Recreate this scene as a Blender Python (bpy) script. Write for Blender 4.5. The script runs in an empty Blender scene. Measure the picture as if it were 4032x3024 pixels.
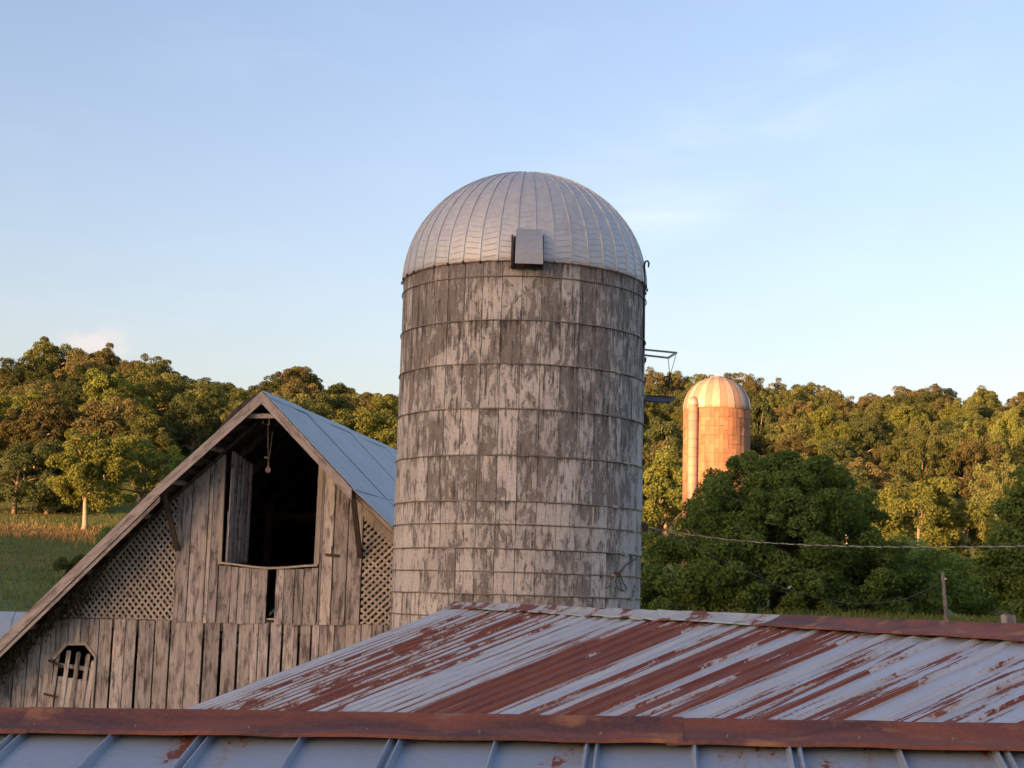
import bpy, math, random
import numpy as np
from mathutils import Vector, Matrix, noise as mnoise

random.seed(7)
rng = np.random.default_rng(11)
R = math.radians
sc = bpy.context.scene
COL = sc.collection

# ------------------------------------------------------------------ camera
EYE = 4.5
FPX = 6000.0
PITCH, ROLL = R(7.95), R(1.65)
r0 = Vector((1, 0, 0)); fw = Vector((0, math.cos(PITCH), math.sin(PITCH)))
u0 = Vector((0, -math.sin(PITCH), math.cos(PITCH)))
RT = r0 * math.cos(ROLL) + u0 * math.sin(ROLL)
UP = -r0 * math.sin(ROLL) + u0 * math.cos(ROLL)
cam_data = bpy.data.cameras.new('camera')
cam = bpy.data.objects.new('camera', cam_data); COL.objects.link(cam)
cam_data.sensor_width = 36.0
cam_data.lens = FPX / 4032 * 36.0
cam_data.clip_start = 0.1; cam_data.clip_end = 6000
M = Matrix(((RT.x, UP.x, -fw.x, 0), (RT.y, UP.y, -fw.y, 0), (RT.z, UP.z, -fw.z, EYE), (0, 0, 0, 1)))
cam.matrix_world = M
sc.camera = cam
CAM = Vector((0, 0, EYE))

# ------------------------------------------------------------------ sky, sun, exposure
SUN_AZ, SUN_EL = R(226), R(4.0)          # azimuth clockwise from +Y: behind the camera, to its left
world = bpy.data.worlds.new('World'); sc.world = world; world.use_nodes = True
wn, wl = world.node_tree.nodes, world.node_tree.links
wn.clear()
wo = wn.new('ShaderNodeOutputWorld'); bg = wn.new('ShaderNodeBackground')
sky = wn.new('ShaderNodeTexSky'); sky.sky_type = 'NISHITA'; sky.sun_disc = False
sky.sun_elevation = SUN_EL; sky.sun_rotation = SUN_AZ
sky.air_density = 1.0; sky.dust_density = 4.0; sky.ozone_density = 1.0; sky.altitude = 200
bg.inputs['Strength'].default_value = 0.15
wl.new(bg.outputs[0], wo.inputs[0])
SKY_TINT = (1.0, 0.965, 1.19)
mulc = wn.new('ShaderNodeMix'); mulc.data_type = 'RGBA'; mulc.blend_type = 'MULTIPLY'; mulc.inputs[0].default_value = 1
wl.new(sky.outputs[0], mulc.inputs[6]); mulc.inputs[7].default_value = (*SKY_TINT, 1)
tcw = wn.new('ShaderNodeTexCoord')
def wnode(kind, **kw):
    n = wn.new(kind)
    for k_, v_ in kw.items(): setattr(n, k_, v_)
    return n
def wmath(op, a, b=0.0, clamp=False):
    n = wnode('ShaderNodeMath', operation=op, use_clamp=clamp)
    for i_, v_ in enumerate((a, b)):
        if isinstance(v_, bpy.types.NodeSocket): wl.new(v_, n.inputs[i_])
        else: n.inputs[i_].default_value = v_
    return n.outputs[0]
def wmap(v, a, b, c, d):
    n = wnode('ShaderNodeMapRange', clamp=True, interpolation_type='SMOOTHSTEP'); wl.new(v, n.inputs[0])
    for i_, q in enumerate((a, b, c, d)): n.inputs[i_ + 1].default_value = q
    return n.outputs[0]
def wadd(base, fac, col):
    n = wnode('ShaderNodeMix', data_type='RGBA', blend_type='ADD'); wl.new(fac, n.inputs[0]); wl.new(base, n.inputs[6]); n.inputs[7].default_value = (*col, 1); return n.outputs[2]
sep = wnode('ShaderNodeSeparateXYZ'); wl.new(tcw.outputs['Generated'], sep.inputs[0])
dx_, dy_, dz_ = sep.outputs
# pale band of air low in the sky, the same all the way round
band = wmath('EXPONENT', wmath('MULTIPLY', wmath('MAXIMUM', dz_, 0.0), -8.5))
SKY_OUT = wadd(mulc.outputs[2], band, (0.60, 0.53, 0.64))
# thin cirrus: noise stretched along the wind, faint everywhere, with a few thicker wisps
def blob(px_, py_, w, h, tilt=0.0):
    d = (fw * FPX + RT * (px_ - 2016) + UP * (1512 - py_)).normalized(); az = math.atan2(d.x, d.y); el = math.asin(d.z)
    A = wmath('SUBTRACT', wmath('ARCTAN2', dx_, dy_), az); E = wmath('SUBTRACT', wmath('ARCSINE', dz_), el)
    E2 = wmath('SUBTRACT', E, wmath('MULTIPLY', A, tilt))
    a2 = wmath('POWER', wmath('ABSOLUTE', wmath('DIVIDE', A, w)), 2.0); e2 = wmath('POWER', wmath('ABSOLUTE', wmath('DIVIDE', E2, h)), 2.0)
    return wmath('EXPONENT', wmath('MULTIPLY', wmath('ADD', a2, e2), -1.0))
cm = wnode('ShaderNodeMapping'); wl.new(tcw.outputs['Generated'], cm.inputs[0]); cm.inputs['Scale'].default_value = (1.0, 1.0, 3.2); cm.inputs['Rotation'].default_value = (0.25, 0.15, 0.3)
cn = wnode('ShaderNodeTexNoise'); wl.new(cm.outputs[0], cn.inputs['Vector']); cn.inputs['Scale'].default_value = 5.5; cn.inputs['Detail'].default_value = 8; cn.inputs['Roughness'].default_value = 0.55; cn.inputs['Distortion'].default_value = 0.5
wisp = wmap(cn.outputs[0], 0.44, 0.80, 0.0, 1.0)
thick = blob(2600, 840, 0.045, 0.014, 0.10)
for q in ((2900, 500, 0.09, 0.02, 0.2), (3230, 240, 0.02, 0.008, 0.1)): thick = wmath('ADD', thick, wmath('MULTIPLY', blob(*q), 0.55))
cl = wmath('ADD', wmath('MULTIPLY', wisp, 0.10), wmath('MULTIPLY', thick, wmap(cn.outputs[0], 0.34, 0.66, 0.0, 0.55)))
SKY_OUT = wadd(SKY_OUT, cl, (0.75, 0.55, 0.45))
pn = wnode('ShaderNodeTexNoise'); wl.new(tcw.outputs['Generated'], pn.inputs['Vector']); pn.inputs['Scale'].default_value = 42; pn.inputs['Detail'].default_value = 6
pink = wmath('ADD', blob(330, 1350, 0.012, 0.009), blob(440, 1360, 0.014, 0.010))
SKY_OUT = wadd(SKY_OUT, wmath('MULTIPLY', pink, wmap(pn.outputs[0], 0.40, 0.60, 0.1, 1.0)), (0.42, 0.12, 0.02))
wl.new(SKY_OUT, bg.inputs['Color'])

sun_d = bpy.data.lights.new('sun', 'SUN'); sun_d.energy = 4.2; sun_d.angle = R(0.5); sun_d.color = (1.0, 0.51, 0.23)
sun = bpy.data.objects.new('sun', sun_d); COL.objects.link(sun)
SUNV = Vector((math.sin(SUN_AZ) * math.cos(SUN_EL), math.cos(SUN_AZ) * math.cos(SUN_EL), math.sin(SUN_EL)))
sun.rotation_mode = 'QUATERNION'; sun.rotation_quaternion = SUNV.to_track_quat('Z', 'Y')
sun.location = (-60, -90, 40)
sc.view_settings.view_transform = 'Standard'; sc.view_settings.look = 'None'
sc.view_settings.exposure = 1.80; sc.view_settings.gamma = 1.0
sc.view_settings.use_curve_mapping = False
sc.render.engine = 'CYCLES'
sc.cycles.use_denoising = True
sc.cycles.max_bounces = 6; sc.cycles.diffuse_bounces = 3; sc.cycles.glossy_bounces = 3
sc.cycles.transmission_bounces = 3; sc.cycles.transparent_max_bounces = 4

# ------------------------------------------------------------------ helpers
def ray(px, py):
    return fw * FPX + RT * (px - 2016) + UP * (1512 - py)
def at_y(px, py, Y):
    d = ray(px, py); return CAM + d * (Y / d.y)
def on_plane(px, py, P, N):
    d = ray(px, py); return CAM + d * ((P - CAM).dot(N) / d.dot(N))
def lerp(a, b, t): return a + (b - a) * t
def sstep(a, b, x):
    t = np.clip((x - a) / (b - a), 0, 1); return t * t * (3 - 2 * t)

def wm(o):
    m = o.matrix_basis.copy()
    return wm(o.parent) @ m if o.parent else m
def link(o): COL.objects.link(o); return o
def mesh(name, V, F, mat=None, smooth=False, tone=None):
    me = bpy.data.meshes.new(name)
    me.from_pydata([tuple(v) for v in V], [], F); me.update()
    if mat: me.materials.append(mat)
    if smooth: me.polygons.foreach_set('use_smooth', [True] * len(me.polygons))
    if tone is not None:
        a = me.attributes.new('tone', 'FLOAT', 'FACE'); a.data.foreach_set('value', np.asarray(tone, dtype=np.float32))
    return me
def quads_mesh(name, V, mat, tone=None):
    """V: (n,4,3) array of separate quads, built fast"""
    n = V.shape[0]
    me = bpy.data.meshes.new(name)
    me.vertices.add(n * 4); me.vertices.foreach_set('co', V.reshape(-1).astype(np.float32))
    me.loops.add(n * 4); me.loops.foreach_set('vertex_index', np.arange(n * 4, dtype=np.int32))
    me.polygons.add(n); me.polygons.foreach_set('loop_start', np.arange(0, n * 4, 4, dtype=np.int32))
    try: me.polygons.foreach_set('loop_total', np.full(n, 4, dtype=np.int32))
    except Exception: pass
    me.update(calc_edges=True)
    if tone is not None:
        a = me.attributes.new('tone', 'FLOAT', 'FACE'); a.data.foreach_set('value', tone.astype(np.float32))
    me.materials.append(mat)
    return me
def tag(o, label=None, cat=None, group=None, kind=None):
    if label: o['label'] = label
    if cat: o['category'] = cat
    if group: o['group'] = group
    if kind: o['kind'] = kind
    return o
def thing(name, label, cat, loc=(0, 0, 0), rotz=0, group=None):
    o = bpy.data.objects.new(name, None); o.empty_display_size = 0.3
    o.matrix_basis = Matrix.Translation(Vector(loc)) @ Matrix.Rotation(rotz, 4, 'Z')
    link(o); return tag(o, label, cat, group)
def obj(name, me, parent=None, W=None, L=None):
    o = bpy.data.objects.new(name, me); link(o)
    if parent:
        o.parent = parent
        if W is not None: o.matrix_basis = wm(parent).inverted() @ W
        elif L is not None: o.matrix_basis = L
    elif W is not None: o.matrix_basis = W
    return o
def local(o, p): return wm(o).inverted() @ p
class MB:
    def __init__(s): s.V = []; s.F = []
    def add(s, V, F):
        n = len(s.V); s.V += [Vector(v) for v in V]; s.F += [tuple(i + n for i in f) for f in F]; return s
    def box(s, a, b, jit=0):
        x0, y0, z0 = a; x1, y1, z1 = b
        V = [(x0, y0, z0), (x1, y0, z0), (x1, y1, z0), (x0, y1, z0), (x0, y0, z1), (x1, y0, z1), (x1, y1, z1), (x0, y1, z1)]
        return s.add(V, BOXF)
    def prism(s, poly, off):
        """poly: list of 3D points, extruded by vector off (off points away from the front face)"""
        n = len(poly); off = Vector(off)
        V = [Vector(p) for p in poly] + [Vector(p) + off for p in poly]
        F = [tuple(range(n)), tuple(reversed(range(n, 2 * n)))] + [(i, i + n, (i + 1) % n + n, (i + 1) % n) for i in range(n)]
        return s.add(V, F)
    def bar(s, a, b, w, h, up=(0, 0, 1)):
        a = Vector(a); b = Vector(b); d = (b - a).normalized(); u = Vector(up)
        sx = d.cross(u)
        if sx.length < 1e-4: sx = d.cross(Vector((1, 0, 0)))
        sx.normalize(); sz = sx.cross(d).normalized()
        V = []
        for p in (a, b):
            for (i, j) in ((-1, -1), (1, -1), (1, 1), (-1, 1)): V.append(p + sx * (i * w / 2) + sz * (j * h / 2))
        return s.add(V, [(0, 1, 2, 3), (7, 6, 5, 4), (0, 4, 5, 1), (1, 5, 6, 2), (2, 6, 7, 3), (3, 7, 4, 0)])
    def tube(s, pts, r, n=6, cap=True):
        pts = [Vector(p) for p in pts]; k = len(pts)
        rr = r if isinstance(r, (list, tuple)) else [r] * k
        V = []; prev = None
        for i, p in enumerate(pts):
            d = (pts[min(i + 1, k - 1)] - pts[max(i - 1, 0)]).normalized()
            if prev is None:
                sx = d.orthogonal().normalized()
            else:
                sx = (prev - d * prev.dot(d)).normalized()
            prev = sx; sy = d.cross(sx)
            for j in range(n):
                a = 2 * math.pi * j / n
                V.append(p + (sx * math.cos(a) + sy * math.sin(a)) * rr[i])
        F = []
        for i in range(k - 1):
            for j in range(n):
                a = i * n + j; b = i * n + (j + 1) % n
                F.append((a, b, b + n, a + n))
        if cap: F += [tuple(reversed(range(n))), tuple(range((k - 1) * n, k * n))]
        return s.add(V, F)
    def mesh(s, name, mat, smooth=False, tone=None): return mesh(name, s.V, s.F, mat, smooth, tone)
BOXF = [(0, 3, 2, 1), (4, 5, 6, 7), (0, 1, 5, 4), (1, 2, 6, 5), (2, 3, 7, 6), (3, 0, 4, 7)]

def clip_poly(poly, half):
    """poly 2D points; half: list of (nx, ny, c) keeping nx*x+ny*y<=c"""
    for (nx, ny, c) in half:
        out = []
        for i in range(len(poly)):
            a = poly[i]; b = poly[(i + 1) % len(poly)]
            da = nx * a[0] + ny * a[1] - c; db = nx * b[0] + ny * b[1] - c
            if da <= 0: out.append(a)
            if (da < 0 < db) or (db < 0 < da):
                t = da / (da - db); out.append((a[0] + (b[0] - a[0]) * t, a[1] + (b[1] - a[1]) * t))
        poly = out
        if len(poly) < 3: return []
    return poly
def halves(cv):
    """half planes of a convex CCW polygon"""
    H = []
    for i in range(len(cv)):
        a = cv[i]; b = cv[(i + 1) % len(cv)]
        nx, ny = b[1] - a[1], -(b[0] - a[0]); l = math.hypot(nx, ny); nx /= l; ny /= l
        H.append((nx, ny, nx * a[0] + ny * a[1]))
    return H

# ------------------------------------------------------------------ material helpers
class NT:
    def __init__(s, name):
        s.m = bpy.data.materials.new(name); s.m.use_nodes = True
        s.n = s.m.node_tree.nodes; s.l = s.m.node_tree.links
        s.p = s.n['Principled BSDF']; s.out = s.n['Material Output']
    def put(s, inp, v):
        if hasattr(v, 'links') or isinstance(v, bpy.types.NodeSocket): s.l.new(v, inp)
        elif isinstance(v, (tuple, list)) and len(v) == 3 and inp.type == 'RGBA': inp.default_value = (*v, 1)
        else: inp.default_value = v
    def math(s, op, a, b=0.0, c=None, clamp=False):
        n = s.n.new('ShaderNodeMath'); n.operation = op; n.use_clamp = clamp
        s.put(n.inputs[0], a); s.put(n.inputs[1], b)
        if c is not None: s.put(n.inputs[2], c)
        return n.outputs[0]
    def mix(s, f, a, b, bt='MIX'):
        n = s.n.new('ShaderNodeMix'); n.data_type = 'RGBA'; n.blend_type = bt
        s.put(n.inputs[0], f); s.put(n.inputs[6], a); s.put(n.inputs[7], b); return n.outputs[2]
    def xyz(s, v):
        n = s.n.new('ShaderNodeSeparateXYZ'); s.l.new(v, n.inputs[0]); return n.outputs
    def comb(s, x, y, z):
        n = s.n.new('ShaderNodeCombineXYZ'); s.put(n.inputs[0], x); s.put(n.inputs[1], y); s.put(n.inputs[2], z); return n.outputs[0]
    def noise(s, v, scale, detail=4, rough=0.55, dist=0.0):
        n = s.n.new('ShaderNodeTexNoise'); s.l.new(v, n.inputs['Vector']); n.inputs['Scale'].default_value = scale
        n.inputs['Detail'].default_value = detail; n.inputs['Roughness'].default_value = rough; n.inputs['Distortion'].default_value = dist
        return n.outputs[0]
    def voro(s, v, scale, feat='F1'):
        n = s.n.new('ShaderNodeTexVoronoi'); n.feature = feat; s.l.new(v, n.inputs['Vector']); n.inputs['Scale'].default_value = scale
        return n.outputs[0]
    def rng(s, v, a, b, c=0.0, d=1.0, smooth=False):
        n = s.n.new('ShaderNodeMapRange'); n.clamp = True
        if smooth: n.interpolation_type = 'SMOOTHSTEP'
        s.put(n.inputs[0], v); n.inputs[1].default_value = a; n.inputs[2].default_value = b
        n.inputs[3].default_value = c; n.inputs[4].default_value = d; return n.outputs[0]
    def objco(s): return s.n.new('ShaderNodeTexCoord').outputs['Object']
    def pos(s): return s.n.new('ShaderNodeNewGeometry').outputs['Position']
    def rnd(s): return s.n.new('ShaderNodeObjectInfo').outputs['Random']
    def attr(s, name):
        n = s.n.new('ShaderNodeAttribute'); n.attribute_name = name; return n.outputs['Fac']
    def bump(s, h, dist=0.01, strength=0.6):
        n = s.n.new('ShaderNodeBump'); n.inputs['Distance'].default_value = dist; n.inputs['Strength'].default_value = strength
        s.l.new(h, n.inputs['Height']); s.l.new(n.outputs[0], s.p.inputs['Normal']); return n.outputs[0]
    def set(s, color=None, rough=None, metal=None, spec=None):
        if color is not None: s.put(s.p.inputs['Base Color'], color)
        if rough is not None: s.put(s.p.inputs['Roughness'], rough)
        if metal is not None: s.put(s.p.inputs['Metallic'], metal)
        if spec is not None: s.put(s.p.inputs['Specular IOR Level'], spec)
        return s.m

def mat_plain(name, col, rough=0.8, metal=0.0, var=0.25, scale=6):
    t = NT(name); c = t.objco(); n = t.noise(c, scale, 5, 0.6)
    k = t.rng(n, 0.3, 0.7, 1 - var, 1 + var)
    t.set(t.mix(1.0, col, t.comb(k, k, k), 'MULTIPLY'), rough, metal); t.bump(n, 0.01, 0.4); return t.m

def mat_wood(name, light=(0.56, 0.50, 0.475), dark=(0.14, 0.117, 0.112), axis='z', tonevar=0.34, stain=0.75):
    t = NT(name); c = t.objco(); x, y, z = t.xyz(c); r = t.rnd()
    off = t.math('MULTIPLY', r, 37.0)
    if axis == 'x': x, z = z, x
    if axis in 'lr':
        k_ = 0.68 if axis == 'l' else -0.68
        x, z = t.math('SUBTRACT', t.math('MULTIPLY', z, 0.73), t.math('MULTIPLY', x, k_)), t.math('ADD', t.math('MULTIPLY', x, 0.73), t.math('MULTIPLY', z, k_))
    g = t.comb(t.math('ADD', t.math('MULTIPLY', x, 26.0), off), t.math('MULTIPLY', y, 26.0), t.math('ADD', t.math('MULTIPLY', z, 1.5), off))
    grain = t.noise(g, 1.0, 6, 0.7, 0.8)
    g2 = t.comb(t.math('ADD', t.math('MULTIPLY', x, 7.5), off), y, t.math('ADD', t.math('MULTIPLY', z, 1.9), off))
    blot = t.noise(g2, 1.0, 8, 0.72, 0.4)
    g3 = t.comb(t.math('ADD', t.math('MULTIPLY', x, 5.0), off), y, t.math('ADD', t.math('MULTIPLY', z, 2.6), off))
    kn = t.voro(g3, 1.0)
    knot = t.rng(kn, 0.05, 0.13, 1.0, 0.0)
    f = t.math('ADD', t.math('MULTIPLY', t.rng(grain, 0.42, 0.62), 0.42), t.math('MULTIPLY', t.rng(blot, 0.47, 0.62), stain), clamp=True)
    f = t.math('MAXIMUM', f, t.math('MULTIPLY', knot, 0.8))
    tone = t.rng(r, 0, 1, 1 - tonevar, 1 + tonevar * 0.55)
    base = t.mix(f, light, dark)
    warm = t.mix(t.rng(t.math('FRACT', t.math('MULTIPLY', r, 7.31)), 0, 1, 0, 0.5), base, t.mix(1.0, base, (0.86, 0.90, 1.0), 'MULTIPLY'))
    t.set(t.mix(1.0, warm, t.comb(tone, tone, tone), 'MULTIPLY'), 0.92, 0.0, 0.2)
    t.bump(grain, 0.012, 0.8); return t.m

def mat_leaf(name, a, b, trans=0.34, shift=0.3):
    t = NT(name); tone = t.attr('tone'); r = t.rnd()
    k = t.math('ADD', t.math('MULTIPLY', tone, 0.75), t.math('MULTIPLY', r, 0.25))
    c = t.mix(k, a, b)
    v = t.rng(t.math('FRACT', t.math('MULTIPLY', r, 9.7)), 0, 1, 1 - shift, 1 + shift * 0.7)
    c = t.mix(1.0, c, t.comb(v, v, v), 'MULTIPLY')
    d = t.n.new('ShaderNodeBsdfDiffuse'); tr = t.n.new('ShaderNodeBsdfTranslucent'); mx = t.n.new('ShaderNodeMixShader')
    t.l.new(c, d.inputs[0]); t.l.new(t.mix(1.0, c, (1.25, 1.2, 0.6), 'MULTIPLY'), tr.inputs[0])
    mx.inputs[0].default_value = trans
    t.l.new(d.outputs[0], mx.inputs[1]); t.l.new(tr.outputs[0], mx.inputs[2]); t.l.new(mx.outputs[0], t.out.inputs[0])
    return t.m

def mat_tin(name, rustcol=(0.115, 0.034, 0.031), zinc=(0.43, 0.485, 0.56), fx=12.0, fy=1.5, metal=0.35, rough=0.5, dirt=0.35):
    """weathered galvanised sheet; face attribute 'tone' = how much of it has rusted"""
    t = NT(name); c = t.objco(); x, y, z = t.xyz(c); r = t.rnd(); off = t.math('MULTIPLY', r, 53.0)
    g = t.comb(t.math('ADD', t.math('MULTIPLY', x, fx), off), t.math('ADD', t.math('MULTIPLY', y, fy), off), off)
    n1 = t.noise(g, 1.0, 8, 0.62, 0.6)
    g2 = t.comb(t.math('ADD', x, off), y, z)
    n2 = t.noise(g2, 38.0, 4, 0.7)
    n3 = t.noise(g2, 3.0, 5, 0.6)
    val = t.math('ADD', t.attr('tone'), t.math('ADD', t.math('MULTIPLY', t.math('SUBTRACT', n1, 0.5), 2.3), t.math('MULTIPLY', t.math('SUBTRACT', n2, 0.5), 0.55)))
    mask = t.rng(val, 0.50, 0.56)
    fringe = t.rng(val, 0.33, 0.52)
    rcol = t.mix(t.rng(n3, 0.38, 0.62), rustcol, (0.155, 0.050, 0.034))
    rcol = t.mix(t.rng(n2, 0.55, 0.75, 0, 0.5), rcol, (0.27, 0.12, 0.06))
    zc = t.mix(t.rng(n3, 0.35, 0.7, 0, dirt), zinc, (0.27, 0.285, 0.28))
    zc = t.mix(t.rng(n2, 0.35, 0.65, 0, 0.35), zc, t.mix(1.0, zc, (0.75, 0.76, 0.78), 'MULTIPLY'))
    zc = t.mix(t.math('MULTIPLY', fringe, 0.55), zc, (0.33, 0.21, 0.13))
    col = t.mix(mask, zc, rcol)
    t.set(col, t.math('ADD', t.math('MULTIPLY', mask, 0.4), rough), t.math('MULTIPLY', t.math('SUBTRACT', 1.0, mask), metal))
    t.bump(t.math('ADD', t.math('MULTIPLY', n2, 0.5), t.math('MULTIPLY', mask, 0.4)), 0.003, 0.5)
    return t.m

M_WOOD = mat_wood('weathered_board')
M_WOODL = mat_wood('weathered_lath', light=(0.52, 0.44, 0.365), dark=(0.28, 0.22, 0.18), tonevar=0.15, stain=0.25)
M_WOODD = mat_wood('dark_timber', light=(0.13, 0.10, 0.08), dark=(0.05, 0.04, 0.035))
M_RAKE = mat_wood('rake_board', light=(0.50, 0.43, 0.40), dark=(0.20, 0.155, 0.14), axis='l', tonevar=0.1)
M_RAKER = mat_wood('rake_board_right', light=(0.50, 0.43, 0.40), dark=(0.20, 0.15, 0.135), axis='r', tonevar=0.1)
M_IRON = mat_plain('rusty_iron', (0.075, 0.045, 0.035), 0.75, 0.3)
M_STEEL = mat_plain('grey_steel', (0.16, 0.17, 0.18), 0.5, 0.6)
M_DARKPIPE = mat_plain('dark_pipe', (0.030, 0.031, 0.036), 0.8, 0.0)
M_WIRE = mat_plain('aluminium_wire', (0.32, 0.34, 0.34), 0.5, 0.5)
M_BLACKWIRE = mat_plain('weathered_cable', (0.09, 0.095, 0.09), 0.7, 0.0)
M_ROPE = mat_plain('old_rope', (0.16, 0.13, 0.10), 0.9)

# ------------------------------------------------------------------ terrain
LK = np.array([(-2000, 0), (-60, -2), (-15, -1.5), (2, -1.7), (12, -3.6), (24, -4.5), (42, -4.4), (90, -1.9), (140, 2.2), (190, 7.2), (215, 11), (300, 30), (345, 34), (600, 22), (2000, 0)], float)
RK = np.array([(-2000, 0), (-60, -2), (-15, -1.5), (2, -1.7), (12, -3.4), (24, -4.3), (40, -2.4), (55, -1.0), (90, -0.7), (130, 0.0), (200, 7), (400, 44), (455, 48), (700, 36), (2000, 0)], float)
def smooth_knots(K):
    ys = np.arange(-2000, 2001, 4.0); z = np.interp(ys, K[:, 0], K[:, 1])
    w = np.ones(5) / 5; z2 = np.convolve(np.pad(z, 2, 'edge'), w, 'valid'); return ys, z2
LY, LZ = smooth_knots(LK); RY, RZ = smooth_knots(RK)
def ter(X, Y):
    X = np.asarray(X, float); Y = np.asarray(Y, float)
    q = X / np.maximum(np.abs(Y), 30)
    t = sstep(-0.10, 0.14, q)
    z = (1 - t) * np.interp(Y, LY, LZ) + t * np.interp(Y, RY, RZ)
    far = sstep(30, 200, np.abs(Y))
    az_ = SUN_AZ - math.pi; al = -(X * math.sin(az_) + Y * math.cos(az_)); pp = X * math.cos(az_) - Y * math.sin(az_)
    z = z + (48.0 - 4.5 * sstep(-70, -150, pp)) * np.exp(-((al - 450) / 120) ** 2) * sstep(900, 500, np.abs(pp))  # unseen ridge towards the sun, added and shaped to keep the foreground in shade
    z = z + far * (1.2 * np.sin(X * 0.021 + 1.3) * np.cos(Y * 0.017) + 0.5 * np.sin(X * 0.055 + Y * 0.04))
    z = z + 0.10 * np.sin(X * 0.45 + 0.6) * np.sin(Y * 0.37) * sstep(20, 60, np.abs(Y))
    return z + EYE
def axis_pts():
    a = np.concatenate([np.arange(0, 60, 2.0), np.arange(60, 300, 5.0), np.arange(300, 660, 12.0), np.linspace(660, 2000, 22)])
    return np.concatenate([-a[:0:-1], a])
gx = axis_pts(); gy = axis_pts()
GX, GY = np.meshgrid(gx, gy)
GZ = ter(GX, GY)
V = np.stack([GX, GY, GZ], -1).reshape(-1, 3)
nx_, ny_ = len(gx), len(gy)
idx = np.arange(nx_ * ny_).reshape(ny_, nx_)
Fq = np.stack([idx[:-1, :-1], idx[:-1, 1:], idx[1:, 1:], idx[1:, :-1]], -1).reshape(-1, 4)
t = NT('pasture'); c = t.pos()
n1 = t.noise(c, 0.045, 5, 0.6); n2 = t.noise(c, 0.35, 6, 0.7); n3 = t.noise(c, 4.0, 5, 0.7)
px_, py_, pz_ = t.xyz(c)
g1 = t.mix(t.rng(n2, 0.35, 0.65), (0.075, 0.125, 0.037), (0.14, 0.185, 0.055))
g1 = t.mix(t.rng(n3, 0.4, 0.7, 0, 0.6), g1, (0.12, 0.115, 0.045))
dry = t.math('MULTIPLY', t.rng(t.math('ADD', n1, t.math('MULTIPLY', n2, 0.35)), 0.68, 0.82), 0.7)
g1 = t.mix(dry, g1, (0.20, 0.15, 0.07))
t.set(g1, 0.95, 0, 0.1); t.bump(n3, 0.15, 0.8)
M_GRASS = t.m
me = bpy.data.meshes.new('ground'); me.from_pydata(V.tolist(), [], Fq.tolist()); me.materials.append(M_GRASS)
me.polygons.foreach_set('use_smooth', [True] * len(me.polygons)); me.update()
tag(obj('ground', me), kind='structure')

def gz(x, y): return float(ter(x, y))

# ================================================================== THE BIG SILO
SR = 2.13; SY = 26.4
sc0 = at_y(2052, 1600, SY)
SX = sc0.x
silo = thing('concrete_silo', 'tall weathered concrete stave silo with metal dome beside the barn', 'silo', (SX, SY, gz(SX, SY) - 0.3))
SZ = silo.matrix_basis.translation.z
ring_px = [1085, 1258, 1431, 1608, 1792, 1974, 2064, 2163, 2252, 2343]
ZRIM = at_y(2056, 1026, SY - SR).z
ring_z = [at_y(2056 - (y - 1085) * 0.02, y, SY - SR).z for y in ring_px]
sp = 0.355
while ring_z[-1] - sp > SZ + 0.3: ring_z.append(ring_z[-1] - sp)
# stave material
t = NT('stave_concrete'); p = t.pos(); x, y, z = t.xyz(p)
ang = t.math('ARCTAN2', t.math('SUBTRACT', x, SX), t.math('SUBTRACT', SY, y))
u = t.math('MULTIPLY', ang, SR); r = t.rnd(); off = t.math('MULTIPLY', r, 0.35)
vz = z
lx, ly, lz = t.xyz(t.objco())
offb = t.math('MULTIPLY', r, 2.5)
g = t.comb(t.math('MULTIPLY', u, 12.0), t.math('ADD', t.math('MULTIPLY', vz, 4.2), offb), offb)
n1a = t.noise(g, 1.0, 9, 0.70, 0.25)
n1b = t.noise(t.comb(t.math('MULTIPLY', u, 4.2), t.math('ADD', t.math('MULTIPLY', vz, 1.9), offb), offb), 1.0, 9, 0.68, 0.6)
n1 = t.math('ADD', t.math('MULTIPLY', n1a, 0.5), t.math('MULTIPLY', n1b, 0.5))
n1 = t.math('ADD', t.math('MULTIPLY', t.math('SUBTRACT', n1, 0.5), 1.35), 0.505)
g = t.comb(t.math('MULTIPLY', u, 30.0), t.math('ADD', t.math('MULTIPLY', vz, 2.2), offb), off)
n2 = t.noise(g, 1.0, 7, 0.70, 0.3)
n3 = t.noise(t.comb(u, vz, off), 24.0, 6, 0.75)
n4 = t.noise(t.comb(u, vz, 0.0), 0.50, 3, 0.5)
n5 = t.noise(t.comb(t.math('MULTIPLY', u, 14.0), t.math('MULTIPLY', vz, 1.1), 9.0), 1.0, 8, 0.70, 0.3)
low = t.rng(z, EYE - 0.6, EYE + 4.5, 1.0, 0.0)
edge = t.math('MULTIPLY', t.rng(lz, -0.16, 0.0, 0.0, 1.0), 0.05)
paint = t.math('ADD', n1, t.math('ADD', t.math('MULTIPLY', t.math('SUBTRACT', r, 0.5), 0.10), t.math('ADD', t.math('MULTIPLY', t.math('SUBTRACT', n4, 0.5), 0.40), t.math('ADD', t.math('MULTIPLY', low, 0.055), t.math('MULTIPLY', t.math('SUBTRACT', n3, 0.5), 0.16)))))
pm = t.rng(t.math('ADD', paint, t.math('MULTIPLY', t.math('SUBTRACT', n3, 0.5), 0.22)), 0.455, 0.535)
conc = t.mix(t.rng(n2, 0.40, 0.60), (0.185, 0.165, 0.155), (0.36, 0.328, 0.307))
conc = t.mix(t.rng(n3, 0.38, 0.68, 0, 0.6), conc, (0.22, 0.19, 0.17))
white = t.mix(t.rng(n3, 0.35, 0.65), (0.64, 0.605, 0.59), (0.46, 0.43, 0.415))
white = t.mix(t.rng(n2, 0.50, 0.66, 0, 0.55), white, (0.34, 0.29, 0.26))
col = t.mix(t.math('MULTIPLY', pm, 0.88), conc, white)
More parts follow.
